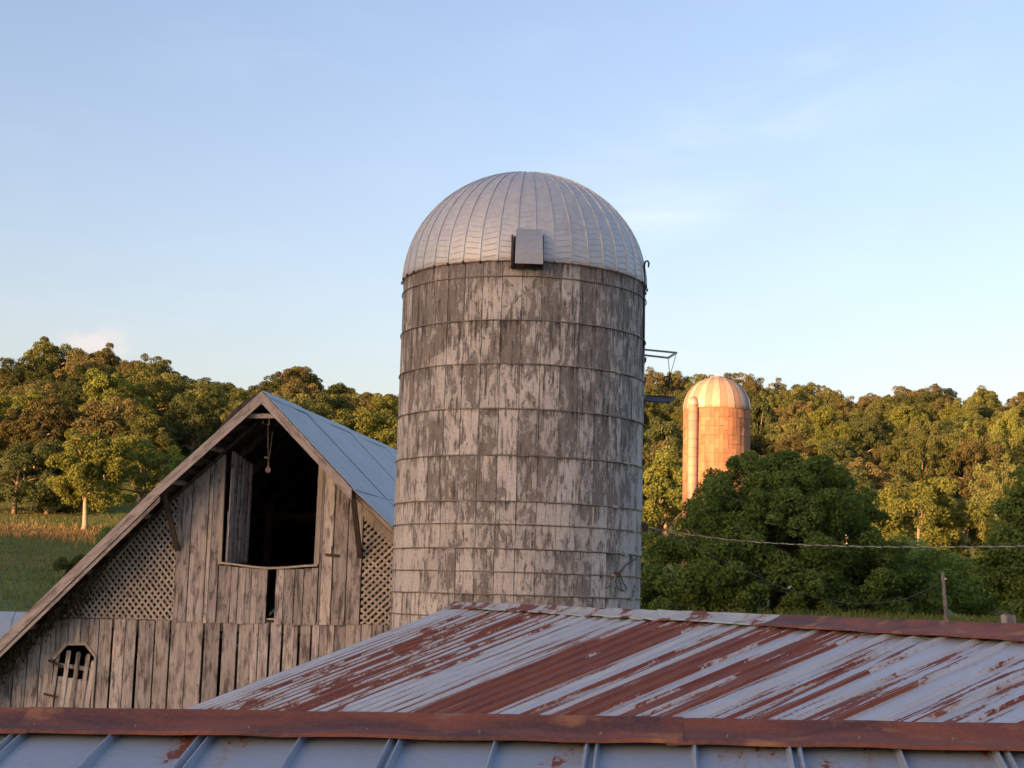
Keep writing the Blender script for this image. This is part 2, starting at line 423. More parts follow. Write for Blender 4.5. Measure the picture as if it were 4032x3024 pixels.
stain = t.math('ADD', t.math('ADD', n5, edge), t.math('ADD', t.math('MULTIPLY', t.math('SUBTRACT', n4, 0.5), -0.22), t.math('ADD', t.math('MULTIPLY', low, -0.05), t.math('MULTIPLY', t.math('SUBTRACT', n3, 0.5), 0.10))))
col = t.mix(t.math('MULTIPLY', t.rng(stain, 0.53, 0.62), 0.82), col, (0.070, 0.056, 0.050))
fine = t.math('ADD', n2, t.math('MULTIPLY', t.math('SUBTRACT', n1, 0.5), -0.3))
col = t.mix(t.math('MULTIPLY', t.rng(fine, 0.56, 0.64), 0.8), col, (0.060, 0.048, 0.044))
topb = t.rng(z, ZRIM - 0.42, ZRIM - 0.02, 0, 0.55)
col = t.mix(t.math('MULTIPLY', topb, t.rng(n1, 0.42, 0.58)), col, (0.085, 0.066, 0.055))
tn = t.rng(r, 0, 1, 0.86, 1.12); col = t.mix(1.0, col, t.comb(tn, tn, tn), 'MULTIPLY')
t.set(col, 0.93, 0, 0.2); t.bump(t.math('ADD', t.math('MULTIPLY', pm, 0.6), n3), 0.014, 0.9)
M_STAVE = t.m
NS = 41
rows = [(ZRIM, ring_z[1])]
cur = ring_z[1]
for a in (ring_z[2], ring_z[3], ring_z[4], ring_z[5], ring_z[7], ring_z[9]):
    rows.append((cur, a)); cur = a
while cur > SZ + 0.1:
    rows.append((cur, max(cur - 0.71, SZ))); cur -= 0.71
def stave_mesh(h, gap=0.007):
    da = 2 * math.pi / NS; ga = gap / SR / 2; bv = 0.005
    prof = []
    for (a, rr) in ((ga, SR - 0.07), (ga, SR - bv), (ga + bv / SR, SR), (da / 2, SR + 0.002), (da - ga - bv / SR, SR), (da - ga, SR - bv), (da - ga, SR - 0.07)):
        prof.append((math.sin(a - da / 2) * rr, -math.cos(a - da / 2) * rr))
    V = []; F = []
    zs = (-h + gap, -gap)
    for zz in zs: V += [(px, py, zz) for px, py in prof]
    n = len(prof)
    for i in range(n - 1): F.append((i, i + 1, n + i + 1, n + i))
    F += [tuple(reversed(range(n))), tuple(range(n, 2 * n))]
    return mesh('stave', V, F, M_STAVE)
hid = MB(); nst = 0
for ri, (zt, zb) in enumerate(rows):
    sm = stave_mesh(zt - zb)
    for k in range(NS):
        a = 2 * math.pi * (k + 0.35) / NS
        a = (a + math.pi) % (2 * math.pi) - math.pi
        rr = random.uniform(-0.007, 0.007)
        L = Matrix.Rotation(a, 4, 'Z') @ Matrix.Translation((0, -rr, zt - SZ))
        if abs(a) < R(92) and zb > EYE - 0.9 or (abs(a) < R(60) and zb > EYE - 2.4):
            obj('stave', sm, silo, L=L); nst += 1
        else:
            hid.add([L @ v.co for v in sm.vertices], [tuple(pp.vertices) for pp in sm.polygons])
tag(obj('stave_courses', hid.mesh('stave_courses', M_STAVE), silo), kind='stuff')
# inner core so the joints read dark
b = MB(); n = 48
V = [(math.sin(2 * math.pi * i / n) * (SR - 0.06), math.cos(2 * math.pi * i / n) * (SR - 0.06), zz) for zz in (0.02, ZRIM - SZ) for i in range(n)]
b.add(V, [(i, (i + 1) % n, n + (i + 1) % n, n + i) for i in range(n)])
obj('core', b.mesh('core', mat_plain('mortar', (0.05, 0.038, 0.034))), silo)
# hoops
M_HOOP = mat_plain('hoop_rod', (0.27, 0.23, 0.21), 0.65, 0.4, 0.4, 9)
hb = MB(); n = 82
hb.tube([(math.sin(2 * math.pi * i / n) * (SR + 0.016), math.cos(2 * math.pi * i / n) * (SR + 0.016), 0.0015 * math.sin(i)) for i in range(n + 1)], 0.010, 6, False)
hoop_me = hb.mesh('hoop', M_HOOP, True)
lb = MB(); lb.box((-0.05, -0.03, -0.022), (0.05, 0.012, 0.022)); lb.box((-0.085, -0.02, -0.010), (0.085, 0.0, 0.010)); lug_me = lb.mesh('lug', mat_plain('pale_lug', (0.34, 0.31, 0.28), 0.6, 0.4))
for i, zz in enumerate(ring_z):
    obj('hoop', hoop_me, silo, L=Matrix.Translation((0, 0, zz - SZ)) @ Matrix.Rotation(R(random.uniform(-0.25, 0.25)), 4, 'X'))
    for a in ((R(63 - 8 * (i % 3)),) if i > 1 else ()):
        obj('lug', lug_me, silo, L=Matrix.Rotation(a, 4, 'Z') @ Matrix.Translation((0, -SR - 0.02, zz - SZ)))
# dome
DH = at_y(2070, 697, SY).z - ZRIM
NG = 44
t = NT('dome_steel'); p = t.pos(); x, y, z = t.xyz(p)
dx = t.math('SUBTRACT', x, SX); dy = t.math('SUBTRACT', SY, y); dz = t.math('SUBTRACT', z, ZRIM)
ang = t.math('MULTIPLY', t.math('ARCTAN2', dx, dy), NG / (2 * math.pi))
ang = t.math('ADD', ang, 100.5)
fr = t.math('FRACT', ang); par = t.math('MODULO', t.math('FLOOR', ang), 2.0)
sgn = t.math('SUBTRACT', t.math('MULTIPLY', par, 2.0), 1.0)
phi = t.math('ARCTAN2', dz, t.math('SQRT', t.math('ADD', t.math('MULTIPLY', dx, dx), t.math('MULTIPLY', dy, dy))))
ph = t.math('ADD', t.math('MULTIPLY', phi, 21.0), t.math('MULTIPLY', t.math('MULTIPLY', fr, sgn), t.rng(phi, 0.0, 1.2, 0.35, 1.5)))
s = t.math('FRACT', ph)
line = t.rng(t.math('ABSOLUTE', t.math('SUBTRACT', s, 0.5)), 0.0, 0.11, 1.0, 0.0, True)
edge = t.rng(t.math('ABSOLUTE', t.math('SUBTRACT', fr, 0.5)), 0.36, 0.42, 1.0, 0.0)
line = t.math('MULTIPLY', line, edge)
nz = t.noise(p, 9.0, 5, 0.6); nf = t.noise(p, 60.0, 3, 0.6); nb = t.noise(t.comb(t.math('MULTIPLY', ang, 1.2), t.math('MULTIPLY', phi, 2.0), 0), 1.0, 4, 0.6)
col = t.mix(t.rng(nz, 0.35, 0.65), (0.485, 0.50, 0.52), (0.575, 0.59, 0.61))
col = t.mix(t.rng(nb, 0.55, 0.75, 0, 0.3), col, (0.36, 0.32, 0.30))
low = t.rng(phi, 0.0, 0.05, 0.55, 0.0)
col = t.mix(low, col, (0.28, 0.19, 0.15))
t.set(col, t.rng(nz, 0.3, 0.7, 0.52, 0.62), 0.45)
t.bump(t.math('ADD', line, t.math('MULTIPLY', nf, 0.06)), 0.009, 0.75)
M_DOME = t.m
def dome_r(phi): return (SR + 0.012) * math.cos(phi) if phi < math.pi / 2 - 1e-6 else 0.0
def gore():
    b = MB(); da = 2 * math.pi / NG; K = 18
    V = []; F = []
    for i in range(K + 1):
        ph = (math.pi / 2) * i / K * 0.985
        rr = dome_r(ph); zz = DH * math.sin(ph)
        for f in (-0.5, 0, 0.5):
            a = da * f; V.append((math.sin(a) * rr, -math.cos(a) * rr, zz))
    for i in range(K):
        for j in range(2):
            a = i * 3 + j; F.append((a, a + 1, a + 4, a + 3))
    b.add(V, F)
    # standing seam
    V = []; F = []; a = da * 0.5
    for i in range(K + 1):
        ph = (math.pi / 2) * i / K * 0.985
        rr = dome_r(ph); zz = DH * math.sin(ph); tw = 0.006; h = 0.017
        nrm = Vector((math.cos(ph) * math.sin(a), -math.cos(ph) * math.cos(a), math.sin(ph)))
        c = Vector((math.sin(a) * rr, -math.cos(a) * rr, zz)); tx = Vector((math.cos(a), math.sin(a), 0))
        V += [c - tx * tw, c - tx * tw + nrm * h, c + tx * tw + nrm * h, c + tx * tw]
    for i in range(K):
        for j in range(3):
            q = i * 4 + j; F.append((q, q + 1, q + 5, q + 4))
    F.append((0, 3, 2, 1))
    b.add(V, F)
    me = b.mesh('dome_panel', M_DOME)
    return me
dome = obj('dome', None, silo, L=Matrix.Translation((0, 0, ZRIM - SZ)))
gm = gore()
sm_flags = [True] * (18 * 2) + [False] * (len(gm.polygons) - 36); gm.polygons.foreach_set('use_smooth', sm_flags)
for k in range(NG):
    obj('dome_panel', gm, dome, L=Matrix.Rotation(2 * math.pi * k / NG, 4, 'Z'))
b = MB(); n = 44
for r1, z1, r2, z2 in ((SR + 0.014, -0.022, SR + 0.014, 0.006),):
    V = [(math.sin(2 * math.pi * i / n) * rr, math.cos(2 * math.pi * i / n) * rr, zz) for (rr, zz) in ((r1 - 0.03, z1), (r1, z1), (r2, z2), (r2 - 0.03, z2)) for i in range(n)]
    F = [(k * n + i, k * n + (i + 1) % n, ((k + 1) % 4) * n + (i + 1) % n, ((k + 1) % 4) * n + i) for k in range(4) for i in range(n)]
    b.add(V, F)
obj('rim', b.mesh('rim', mat_plain('rusty_rim', (0.13, 0.075, 0.055), 0.8, 0.2, 0.5, 12)), dome)
bb = MB(); bb.box((-0.013, -0.022, -0.03), (0.013, 0.01, 0.018)); bolt_me = bb.mesh('clip', M_IRON)
for k in range(NG):
    if random.random() < 0.75: obj('clip', bolt_me, dome, L=Matrix.Rotation(2 * math.pi * (k + 0.5) / NG, 4, 'Z') @ Matrix.Translation((0, -SR - 0.022, random.uniform(-0.02, 0.0))))
b = MB(); b.tube([(0, 0, DH - 0.03), (0, 0, DH + 0.012), (0, 0, DH + 0.05)], [0.17, 0.15, 0.03], 14); obj('finial', b.mesh('finial', M_DOME, False), dome)
# filler hood
hc = at_y(2084, 975, SY - SR - 0.2)
ha = math.atan2(hc.x - SX, SY - hc.y)
hood = obj('filler_hood', None, silo, L=Matrix.Rotation(ha, 4, 'Z') @ Matrix.Translation((0, -SR, ZRIM - SZ)))
b = MB(); W2 = 0.215; V = []; F = []; K = 10
for i in range(K + 1):
    s_ = i / K
    zz = -0.10 + 0.62 * s_
    yy = -0.24 + 0.23 * max(0, s_ - 0.30) ** 1.6 * 1.55
    tilt = 0.012 * (1 - s_)
    for xx in (-W2 - tilt, W2 + tilt): V.append((xx, yy, zz)); V.append((xx, yy + 0.012, zz))
for i in range(K):
    a = i * 4; F += [(a, a + 2, a + 6, a + 4), (a + 1, a + 5, a + 7, a + 3), (a, a + 4, a + 5, a + 1), (a + 2, a + 3, a + 7, a + 6)]
F += [(0, 1, 3, 2), (K * 4, K * 4 + 2, K * 4 + 3, K * 4 + 1)]
b.add(V, F)
obj('hood_panel', b.mesh('hood_panel', mat_plain('spangled_zinc', (0.34, 0.375, 0.42), 0.55, 0.35, 0.12, 25)), hood)
b = MB()
for sx_ in (-1, 1):
    x0 = sx_ * (W2 + (0.075 if sx_ < 0 else 0.022))
    b.prism([(x0, -0.20, -0.13), (x0, 0.15, -0.13), (x0, 0.25, 0.40), (x0, -0.12, 0.40)], (sx_ * -0.03, 0, 0))
b.prism([(-W2 - 0.03, -0.11, -0.13), (W2, -0.11, -0.13), (W2, -0.02, 0.40), (-W2 - 0.03, -0.02, 0.40)], (0, 0.02, 0))
obj('hood_side', b.mesh('hood_side', mat_plain('hood_rust', (0.07, 0.035, 0.032), 0.85, 0.1)), hood)
# dark damp patch shadow board under hood is left to the light; gooseneck pipe on the right flank
def wtube(name, pts, r, mat, parent, n=6):
    b = MB(); b.tube([local(parent, p) for p in pts], r, n); return obj(name, b.mesh(name, mat, True), parent)
PY = SY - 0.55
P = [at_y(2553, 1052, PY), at_y(2555, 1036, PY), at_y(2550, 1027, PY), at_y(2541, 1030, PY), at_y(2537, 1044, PY), at_y(2536, 1110, PY), at_y(2536, 1250, PY), at_y(2535, 1372, PY)]
wtube('gooseneck_pipe', P, [0.014, 0.017, 0.018, 0.018, 0.019, 0.019, 0.019, 0.019], M_DARKPIPE, silo)
wtube('chute_rail', [at_y(2535, 1370, PY), at_y(2530, 1470, PY), at_y(2526, 1530, PY), at_y(2530, 1556, PY), at_y(2545, 1563, PY)], 0.014, M_STEEL, silo)
b = MB(); b.prism([local(silo, at_y(*q)) for q in ((2520, 1180, SY - 0.2), (2533, 1190, SY - 0.2), (2533, 1350, SY - 0.2), (2519, 1340, SY - 0.2))], (0, 0.35, 0)); obj('chute_side', b.mesh('chute_side', M_DARKPIPE), silo)
fr = obj('hoist_frame', None, silo)
def wbar(name, a, b_, w, h, mat, parent):
    m = MB(); m.bar(local(parent, a), local(parent, b_), w, h); return obj(name, m.mesh(name, mat), parent)
F1, F2 = SY + 0.35, SY - 0.35
wbar('frame_bar', at_y(2531, 1376, F1), at_y(2664, 1389, F1), 0.03, 0.03, M_STEEL, fr)
wbar('frame_bar', at_y(2524, 1397, F2), at_y(2631, 1409, F2), 0.03, 0.03, M_STEEL, fr)
wbar('frame_bar', at_y(2631, 1409, F2), at_y(2664, 1389, F1), 0.03, 0.03, M_STEEL, fr)
wtube('hanging_chain', [at_y(2631, 1411, F2), at_y(2637, 1475, SY)], 0.006, M_STEEL, fr, 5)
wtube('hanging_chain', [at_y(2663, 1391, F1), at_y(2650, 1440, SY + .2), at_y(2640, 1472, SY)], 0.006, M_STEEL, fr, 5)
wtube('hanging_chain', [at_y(2637, 1476, SY), at_y(2632, 1530, SY), at_y(2628, 1560, SY)], 0.006, M_DARKPIPE, fr, 5)
wtube('hanging_chain', [at_y(2640, 1476, SY), at_y(2645, 1530, SY), at_y(2650, 1558, SY)], 0.005, M_DARKPIPE, fr, 5)
cpt = at_y(2626, 1494, SY); b = MB()
b.tube([local(fr, cpt + Vector((math.cos(a) * 0.05, 0, math.sin(a) * 0.055))) for a in np.linspace(0, 2 * math.pi, 13)], 0.012, 5, False)
b.bar(local(fr, at_y(2638, 1472, SY)), local(fr, at_y(2634, 1510, SY)), 0.05, 0.035)
obj('hoist_pulley', b.mesh('hoist_pulley', M_DARKPIPE), fr)
b = MB(); q = [(2546, 1560, SY + .4), (2653, 1567, SY + .4), (2632, 1584, SY - .35), (2531, 1576, SY - .35)]
b.prism([local(silo, at_y(*k)) for k in q], (0, 0, -0.025)); obj('platform', b.mesh('platform', M_DARKPIPE), silo)
wbar('platform_edge', at_y(2653, 1567, SY + .4), at_y(2632, 1584, SY - .36), 0.05, 0.045, M_DARKPIPE, silo)
wbar('platform_edge', at_y(2540, 1560, SY + .42), at_y(2653, 1566, SY + .42), 0.035, 0.035, M_DARKPIPE, silo)
b = MB()
for zz in np.arange(SZ + 2.5, ZRIM - 1.2, 0.36):
    a = R(97); c = Vector((SX + math.sin(a) * (SR + 0.03), SY - math.cos(a) * (SR + 0.03), zz)); c = local(silo, c)
    b.box((c.x - 0.05, c.y - 0.2, c.z - 0.04), (c.x + 0.035, c.y + 0.2, c.z + 0.03))
obj('chute_doors', b.mesh('chute_doors', M_IRON), silo)
# cable bundle on the flank
def on_cyl(px, py, rad):
    d = ray(px, py); ox, oy = CAM.x - SX, CAM.y - SY
    A = d.x * d.x + d.y * d.y; B = 2 * (ox * d.x + oy * d.y); C_ = ox * ox + oy * oy - rad * rad
    disc = B * B - 4 * A * C_
    tt = (-B - math.sqrt(max(disc, 0))) / (2 * A); return CAM + d * tt
def cable(pts, r, mat, rad=SR + 0.05):
    P = [on_cyl(x, y, rad) for x, y in pts]; b = MB(); b.tube([local(silo, p) for p in P], r, 5); obj('cable', b.mesh('cable', mat, True), silo)
cable([(2510, 2196), (2480, 2213), (2458, 2232), (2442, 2252), (2436, 2262)], 0.014, M_BLACKWIRE)
cable([(2455, 2243), (2444, 2256), (2443, 2266), (2452, 2292), (2464, 2310), (2468, 2320), (2458, 2327), (2446, 2318), (2440, 2290), (2438, 2268)], 0.010, M_BLACKWIRE)
cable([(2436, 2262), (2424, 2280), (2427, 2305), (2436, 2320), (2452, 2327)], 0.009, M_BLACKWIRE)
cable([(2428, 2262), (2420, 2280), (2412, 2294), (2400, 2303), (2385, 2316)], 0.015, M_HOOP)
b = MB(); c = local(silo, on_cyl(2432, 2262, SR + 0.05)); b.box((c.x - 0.04, c.y - 0.04, c.z - 0.03), (c.x + 0.05, c.y + 0.05, c.z + 0.04)); obj('cable_knob', b.mesh('cable_knob', M_IRON), silo)
b = MB(); c = local(silo, at_y(2534, 2072, SY - .4)); b.box((c.x - 0.02, c.y - 0.06, c.z - 0.09), (c.x + 0.07, c.y + 0.06, c.z + 0.05)); obj('wire_bracket', b.mesh('wire_bracket', M_IRON), silo)

# ================================================================== THE BARN
BA = R(8.7)
gdir = Vector((math.sin(BA), math.cos(BA), 0)); adir = Vector((math.cos(BA), -math.sin(BA), 0))
P0 = at_y(1035, 2440, 30.6)
barn = thing('barn', 'old grey board barn with lattice gable and open loft beside the silo', 'barn', (P0.x, P0.y, gz(P0.x, P0.y) - 0.15), -BA)
BZ = barn.matrix_basis.translation.z
def bl(px, py, d=0.0):
    """pixel -> barn coordinates (u along the front, w up) on the vertical plane d metres behind the front wall"""
    p = on_plane(px, py, P0 + gdir * d, gdir); q = local(barn, p); return q.x, q.z
OV = -0.88                                   # front overhang
pk = bl(1035, 1543, OV); lb_ = bl(634, 1902, OV); le0 = bl(0, 2520, OV); rb_ = bl(1388, 1922, OV); re0 = bl(1545, 2072, OV)
k = (le0[1] - lb_[1]) / (le0[0] - lb_[0]); le = (le0[0] - 1.0, le0[1] - 1.0 * k)
k2 = (re0[1] - rb_[1]) / (re0[0] - rb_[0]); wid = pk[0] - le[0]; re = (pk[0] + wid, rb_[1] + k2 * (pk[0] + wid - rb_[0]))
def roof_w(u):
    xs = [le[0], lb_[0], pk[0], rb_[0], re[0]]; ys = [le[1], lb_[1], pk[1], rb_[1], re[1]]
    return float(np.interp(u, xs, ys))
BLEN = 15.0
WL = le[0] + 0.5; WR = re[0] - 0.5            # wall ends
JW = (bl(267, 2436)[1] + bl(1368, 2452)[1]) / 2   # joint of upper and lower boards
JL, JR = bl(267, 2434), bl(1368, 2455)
def jw(u): return JL[1] + (JR[1] - JL[1]) * (u - JL[0]) / (JR[0] - JL[0])
UND = 0.17                                    # underside of the roof below its top, measured upright
def board(poly, th=0.025, y0=0.0, mat=None, name='board', parent=None):
    if len(poly) < 3: return None
    b = MB(); b.prism([(p[0], y0, p[1]) for p in poly], (0, th, 0))
    return obj(name, b.mesh(name, mat or M_WOOD), parent or barn)
wall = obj('front_wall', None, barn)
def bx(px, py=2600, d=0): return bl(px, py, d)[0]
# lower boards: (left px, gap after) measured at mid height
edges = [(-420, 2), (-365, 3), (-310, 2), (-255, 4), (-200, 3), (-150, 2), (-95, 3), (-45, 2), (4, 3), (54, 4), (105, 3), (156, 4), (210, 2),
         (262, 2), (310, 3), (342, 2), (382, 3), (436, 9), (486, 3), (533, 9), (603, 6), (664, 7), (729, 3), (795, 8), (864, 10), (931, 8),
         (984, 2), (1012, 3), (1055, 8), (1106, 7), (1152, 2), (1172, 9), (1220, 6), (1253, 3), (1285, 2), (1312, 3), (1356, 3), (1417, 3), (1459, 3), (1503, 4),
         (1550, 3), (1600, 4), (1655, 3), (1705, 5), (1760, 3), (1815, 4), (1870, 3), (1925, 4), (1980, 3), (2040, 3), (2100, 3)]
S = 30.6 / 6000
for i in range(len(edges) - 1):
    (x0, g0), (x1, g1) = edges[i], edges[i + 1]
    ua = bx(x0) + g0 * S * 0.6; ub = bx(x1) - g1 * S * 0.6
    if ub < WL or ua > WR: continue
    ua = max(ua, WL)
    ub = min(ub, WR)
    j1, j2, j3 = (random.uniform(-0.008, 0.008) for _ in range(3))
    top = jw((ua + ub) / 2) - 0.01 + random.uniform(-.012, .012)
    ta = min(top, roof_w(ua) - UND); tb = min(top, roof_w(ub) - UND)
    y0 = random.uniform(0.0, 0.010)
    if 200 <= x0 < 382:
        # boards over the little door: cut by the opening's clipped corners
        ol, orr = bl(208, 2597), bl(378, 2590); tl, tr = bl(260, 2530), bl(342, 2529)
        def cut(u):
            return float(np.interp(u, [ol[0], tl[0], tr[0], orr[0]], [ol[1], tl[1], tr[1], orr[1]]))
        us = sorted({ua, ub} | {u for u in (tl[0], tr[0]) if ua < u < ub})
        poly = [(u, cut(u)) for u in us] + [(ub, tb), (ua, ta)]
        board(poly, y0=y0, parent=wall)
    else:
        board([(ua + j1, 0.05), (ub + j2, 0.05), (ub, tb), (ua + j3, ta)], y0=y0, parent=wall)
# little door with pickets
door = obj('picket_door', None, barn)
def dpoly(pts, d=0.03): return [bl(x, y, d) for x, y in pts]
zb_px = 3100
def strip(x0t, x1t, yt, x0b, x1b, yb): return [(x0t, yt), (x1t, yt), (x1b, yb), (x0b, yb)]
slope = -0.14
def dn(x, y, yb): return x + slope * (yb - y)
pk_ = [(262, 279, 2560), (301, 318, 2566), (338, 355, 2575)]
YB = 3000
for (a, b_, y) in pk_:
    poly = [(a, y + 6), ((a + b_) / 2 - 3, y), ((a + b_) / 2 + 4, y), (b_, y + 5), (dn(b_, y, YB), YB), (dn(a, y, YB), YB)]
    board(list(reversed(dpoly(poly, 0.0))), 0.02, 0.0, name='picket', parent=door)
poly = [(221, 2592), (238, 2576), (dn(238, 2576, YB), YB), (dn(221, 2592, YB), YB)]; board(list(reversed(dpoly(poly))), 0.02, 0.004, name='picket', parent=door)
poly = [(361, 2608), (366, 2600), (371, 2606), (378, 2606), (dn(376, 2608, YB), YB), (dn(358, 2608, YB), YB)]; board(list(reversed(dpoly(poly))), 0.02, 0.004, name='picket', parent=door)
poly = [(216, 2608), (376, 2630), (374, 2646), (214, 2624)]; board(list(reversed(dpoly(poly))), 0.02, 0.030, name='rail', parent=door)
for (a, b_, y) in ((236, 252, 2663), (270, 290, 2669), (306, 325, 2674), (343, 356, 2680)):
    poly = [(a - 6, y), (b_, y + 1), (dn(b_, y, YB), YB), (dn(a - 6, y, YB), YB)]; board(list(reversed(dpoly(poly))), 0.02, 0.026, name='door_board', parent=door)
for (pts) in (((206, 2592), (258, 2532), (264, 2540), (214, 2598)), ((256, 2530), (341, 2529), (338, 2541), (262, 2541)), ((338, 2529), (377, 2580), (371, 2588), (333, 2541)), ((371, 2582), (380, 2582), (350, YB), (341, YB))):
    board(list(reversed([bl(x, y, -0.03) for x, y in pts])), 0.035, -0.035, M_WOODL, 'door_frame', door)
for (x0, y0, x1, y1) in ((190, 2600, 246, 2624), (172, 2732, 222, 2744)):
    a = bl(x0, y0, -0.03); c = bl(x1, y1, -0.03); b = MB(); b.bar((a[0], -0.03, a[1]), (c[0], -0.03, c[1]), 0.012, 0.045); obj('hinge', b.mesh('hinge', M_IRON), door)
# upper boards
uo_l, uo_r, uo_b = 868, 1250, 2222           # loft opening px
OL, OR_ = bl(873, 2222)[0], bl(1256, 2222)[0]
OB = (bl(873, 2216)[1] + bl(1250, 2224)[1]) / 2
def up_board(x0, x1, g0, g1, py=2320, wtop=None, wbot=None, y0=None):
    ua = bx(x0, py) + g0 * S / 2; ub = bx(x1, py) - g1 * S / 2
    y0 = -0.028 + random.uniform(-0.006, 0.004) if y0 is None else y0
    wb = (jw((ua + ub) / 2) - 0.03 + random.uniform(-0.02, 0.02)) if wbot is None else wbot
    ta = roof_w(ua) - UND if wtop is None else wtop; tb = roof_w(ub) - UND if wtop is None else wtop
    poly = [(ua, wb), (ub, wb)]
    if wtop is None and ua < pk[0] < ub: poly += [(ub, tb), (pk[0], pk[1] - UND), (ua, ta)]
    elif wtop is None and ua < rb_[0] < ub: poly += [(ub, tb), (rb_[0], rb_[1] - UND), (ua, ta)]
    else: poly += [(ub, tb), (ua, ta)]
    board(poly, 0.024, y0, parent=wall)
for x0, x1, g0, g1 in ((686, 706, 1, 1), (706, 740, 1, 3), (740, 806, 4, 4), (806, 822, 4, 2), (822, 856, 2, 1)):
    up_board(x0, x1, g0, g1)
for x0, x1, g0, g1 in ((1254, 1262, 1, 1), (1262, 1306, 2, 4), (1306, 1363, 6, 4), (1363, 1420, 4, 2)):
    up_board(x0, x1, g0, g1)
for x0, x1, g0, g1 in ((860, 909, 1, 3), (909, 938, 3, 3), (938, 968, 3, 1), (968, 990, 1, 1), (990, 1014, 2, 1), (1014, 1051, 2, 0), (1087, 1118, 0, 2), (1118, 1160, 2, 4), (1160, 1196, 4, 4), (1196, 1226, 3, 1), (1226, 1250, 1, 1)):
    uc = bx((x0 + x1) / 2, 2320); sag = 0.06 * (1 - ((uc - (OL + OR_) / 2) / ((OR_ - OL) / 2)) ** 2)
    up_board(x0, x1, g0, g1, wtop=OB - 0.05 - sag)
# sill of the loft opening
b = MB(); pts = [(870, 2214), (930, 2221), (1000, 2231), (1060, 2236), (1130, 2233), (1200, 2227), (1253, 2224)]
for i in range(len(pts) - 1):
    a = bl(*pts[i]); c = bl(*pts[i + 1]); b.prism([(a[0], -0.075, a[1] - 0.03), (c[0], -0.075, c[1] - 0.03), (c[0], -0.075, c[1] + 0.012), (a[0], -0.075, a[1] + 0.012)], (0, 0.1, 0))
obj('loft_sill', b.mesh('loft_sill', M_WOODL), barn)
a = bl(1052, 2434); c = bl(1087, 2436); board([(a[0], a[1] - 0.03), (c[0], a[1] - 0.03), (c[0], a[1]), (a[0], a[1])], 0.03, -0.03, M_WOODL, 'slot_sill')
# jambs of the opening
for (xb, xt, yt, w) in ((866, 884, 1790, 0.035), (1247, 1268, 1800, 0.05)):
    a = bl(xb, 2222); c = bl(xt, yt); c = (c[0], min(c[1], roof_w(c[0]) - UND))
    board([(a[0] - w, a[1]), (a[0] + w, a[1]), (c[0] + w, c[1]), (c[0] - w, c[1])], 0.06, -0.032, M_WOODL, 'loft_jamb')
# loft door leaf, standing open inwards
leaf = obj('loft_door', None, barn)
h = bl(884, 2215); t_ = bl(884, 1775)
ang_ = R(80); dv = Vector((math.cos(ang_), math.sin(ang_), 0)); hp = Vector((h[0] + 0.03, 0.06, 0))
wz0, wz1 = h[1] + 0.02, t_[1]
nb = 6; bw = 0.155
for i in range(nb):
    p0 = hp + dv * (i * bw); p1 = hp + dv * (i * bw + bw * (0.60 if i > 0 else 0.8))
    b = MB(); b.prism([(p0.x, p0.y, wz0), (p1.x, p1.y, wz0), (p1.x, p1.y, wz1 - 0.035 * i), (p0.x, p0.y, wz1 - 0.035 * i)], (-0.018 * dv.y, 0.018 * dv.x, 0)); obj('slat', b.mesh('slat', M_WOOD), leaf)
p0 = hp; p1 = hp + dv * (nb * bw - 0.03); o_ = Vector((-dv.y, dv.x, 0)) * 0.022
wm_ = bl(884, 2020)[1]
b = MB(); b.prism([(p0.x + o_.x, p0.y + o_.y, wz0), (p1.x + o_.x, p1.y + o_.y, wz0), (p1.x + o_.x, p1.y + o_.y, wm_), (p0.x + o_.x, p0.y + o_.y, wm_ + 0.04)], (-0.02 * dv.y, 0.02 * dv.x, 0)); obj('door_panel', b.mesh('door_panel', M_WOOD), leaf)
# toggle on the right
a = bl(1281, 2184, -.06); c = bl(1335, 2188, -.06); b = MB(); b.bar((a[0], -0.05, a[1]), (c[0], -0.05, c[1]), 0.03, 0.05); b.bar((a[0] + .13, -0.05, a[1]), (a[0] + .12, -0.05, a[1] + .17), 0.02, 0.02); obj('toggle', b.mesh('toggle', M_IRON), barn)
# lattices
def lattice(region, front_ang, y0, pitch=0.100, w=0.047):
    H = halves(region); lat = obj('lattice', None, barn)
    cu = sum(p[0] for p in region) / len(region); cw = sum(p[1] for p in region) / len(region)
    for layer, (an, yy) in enumerate(((front_ang, y0), (-front_ang, y0 + 0.013))):
        d = (math.cos(an), math.sin(an)); nn = (-d[1], d[0])
        for k in range(-40, 41):
            if random.random() < 0.012: continue
            o = k * pitch + 0.02; jj = random.uniform(-0.004, 0.004)
            q = [(cu + nn[0] * (o + s_ * w / 2 + jj) + d[0] * L_, cw + nn[1] * (o + s_ * w / 2 + jj) + d[1] * L_) for s_, L_ in ((-1, -5), (-1, 5), (1, 5), (1, -5))]
            q = clip_poly(q, H)
            if len(q) >= 3:
                if sum(q[i][0] * q[(i + 1) % len(q)][1] - q[(i + 1) % len(q)][0] * q[i][1] for i in range(len(q))) < 0: q.reverse()
                ar = abs(sum(q[i][0] * q[(i + 1) % len(q)][1] - q[(i + 1) % len(q)][0] * q[i][1] for i in range(len(q)))) / 2
                if ar > 0.0006: board(q, 0.009, yy, M_WOODL if layer == 0 else M_WOOD, 'lath', lat)  # back laths: same wood, their shade put into a darker board colour
ur = bx(690, 2300); jwl = jw(ur) - 0.005
uu = np.linspace(le[0], ur, 400); ul = next(u for u in uu if roof_w(u) - UND > jwl)
reg = [(ul, jwl), (ur, jwl), (ur, roof_w(ur) - UND), (lb_[0], lb_[1] - UND)] if lb_[0] < ur - 0.02 else [(ul, jwl), (ur, jwl), (ur, roof_w(ur) - UND)]
lattice(reg, -R(50), -0.024)
xr0 = bx(1425, 2300); jwr = jw(xr0) - 0.005
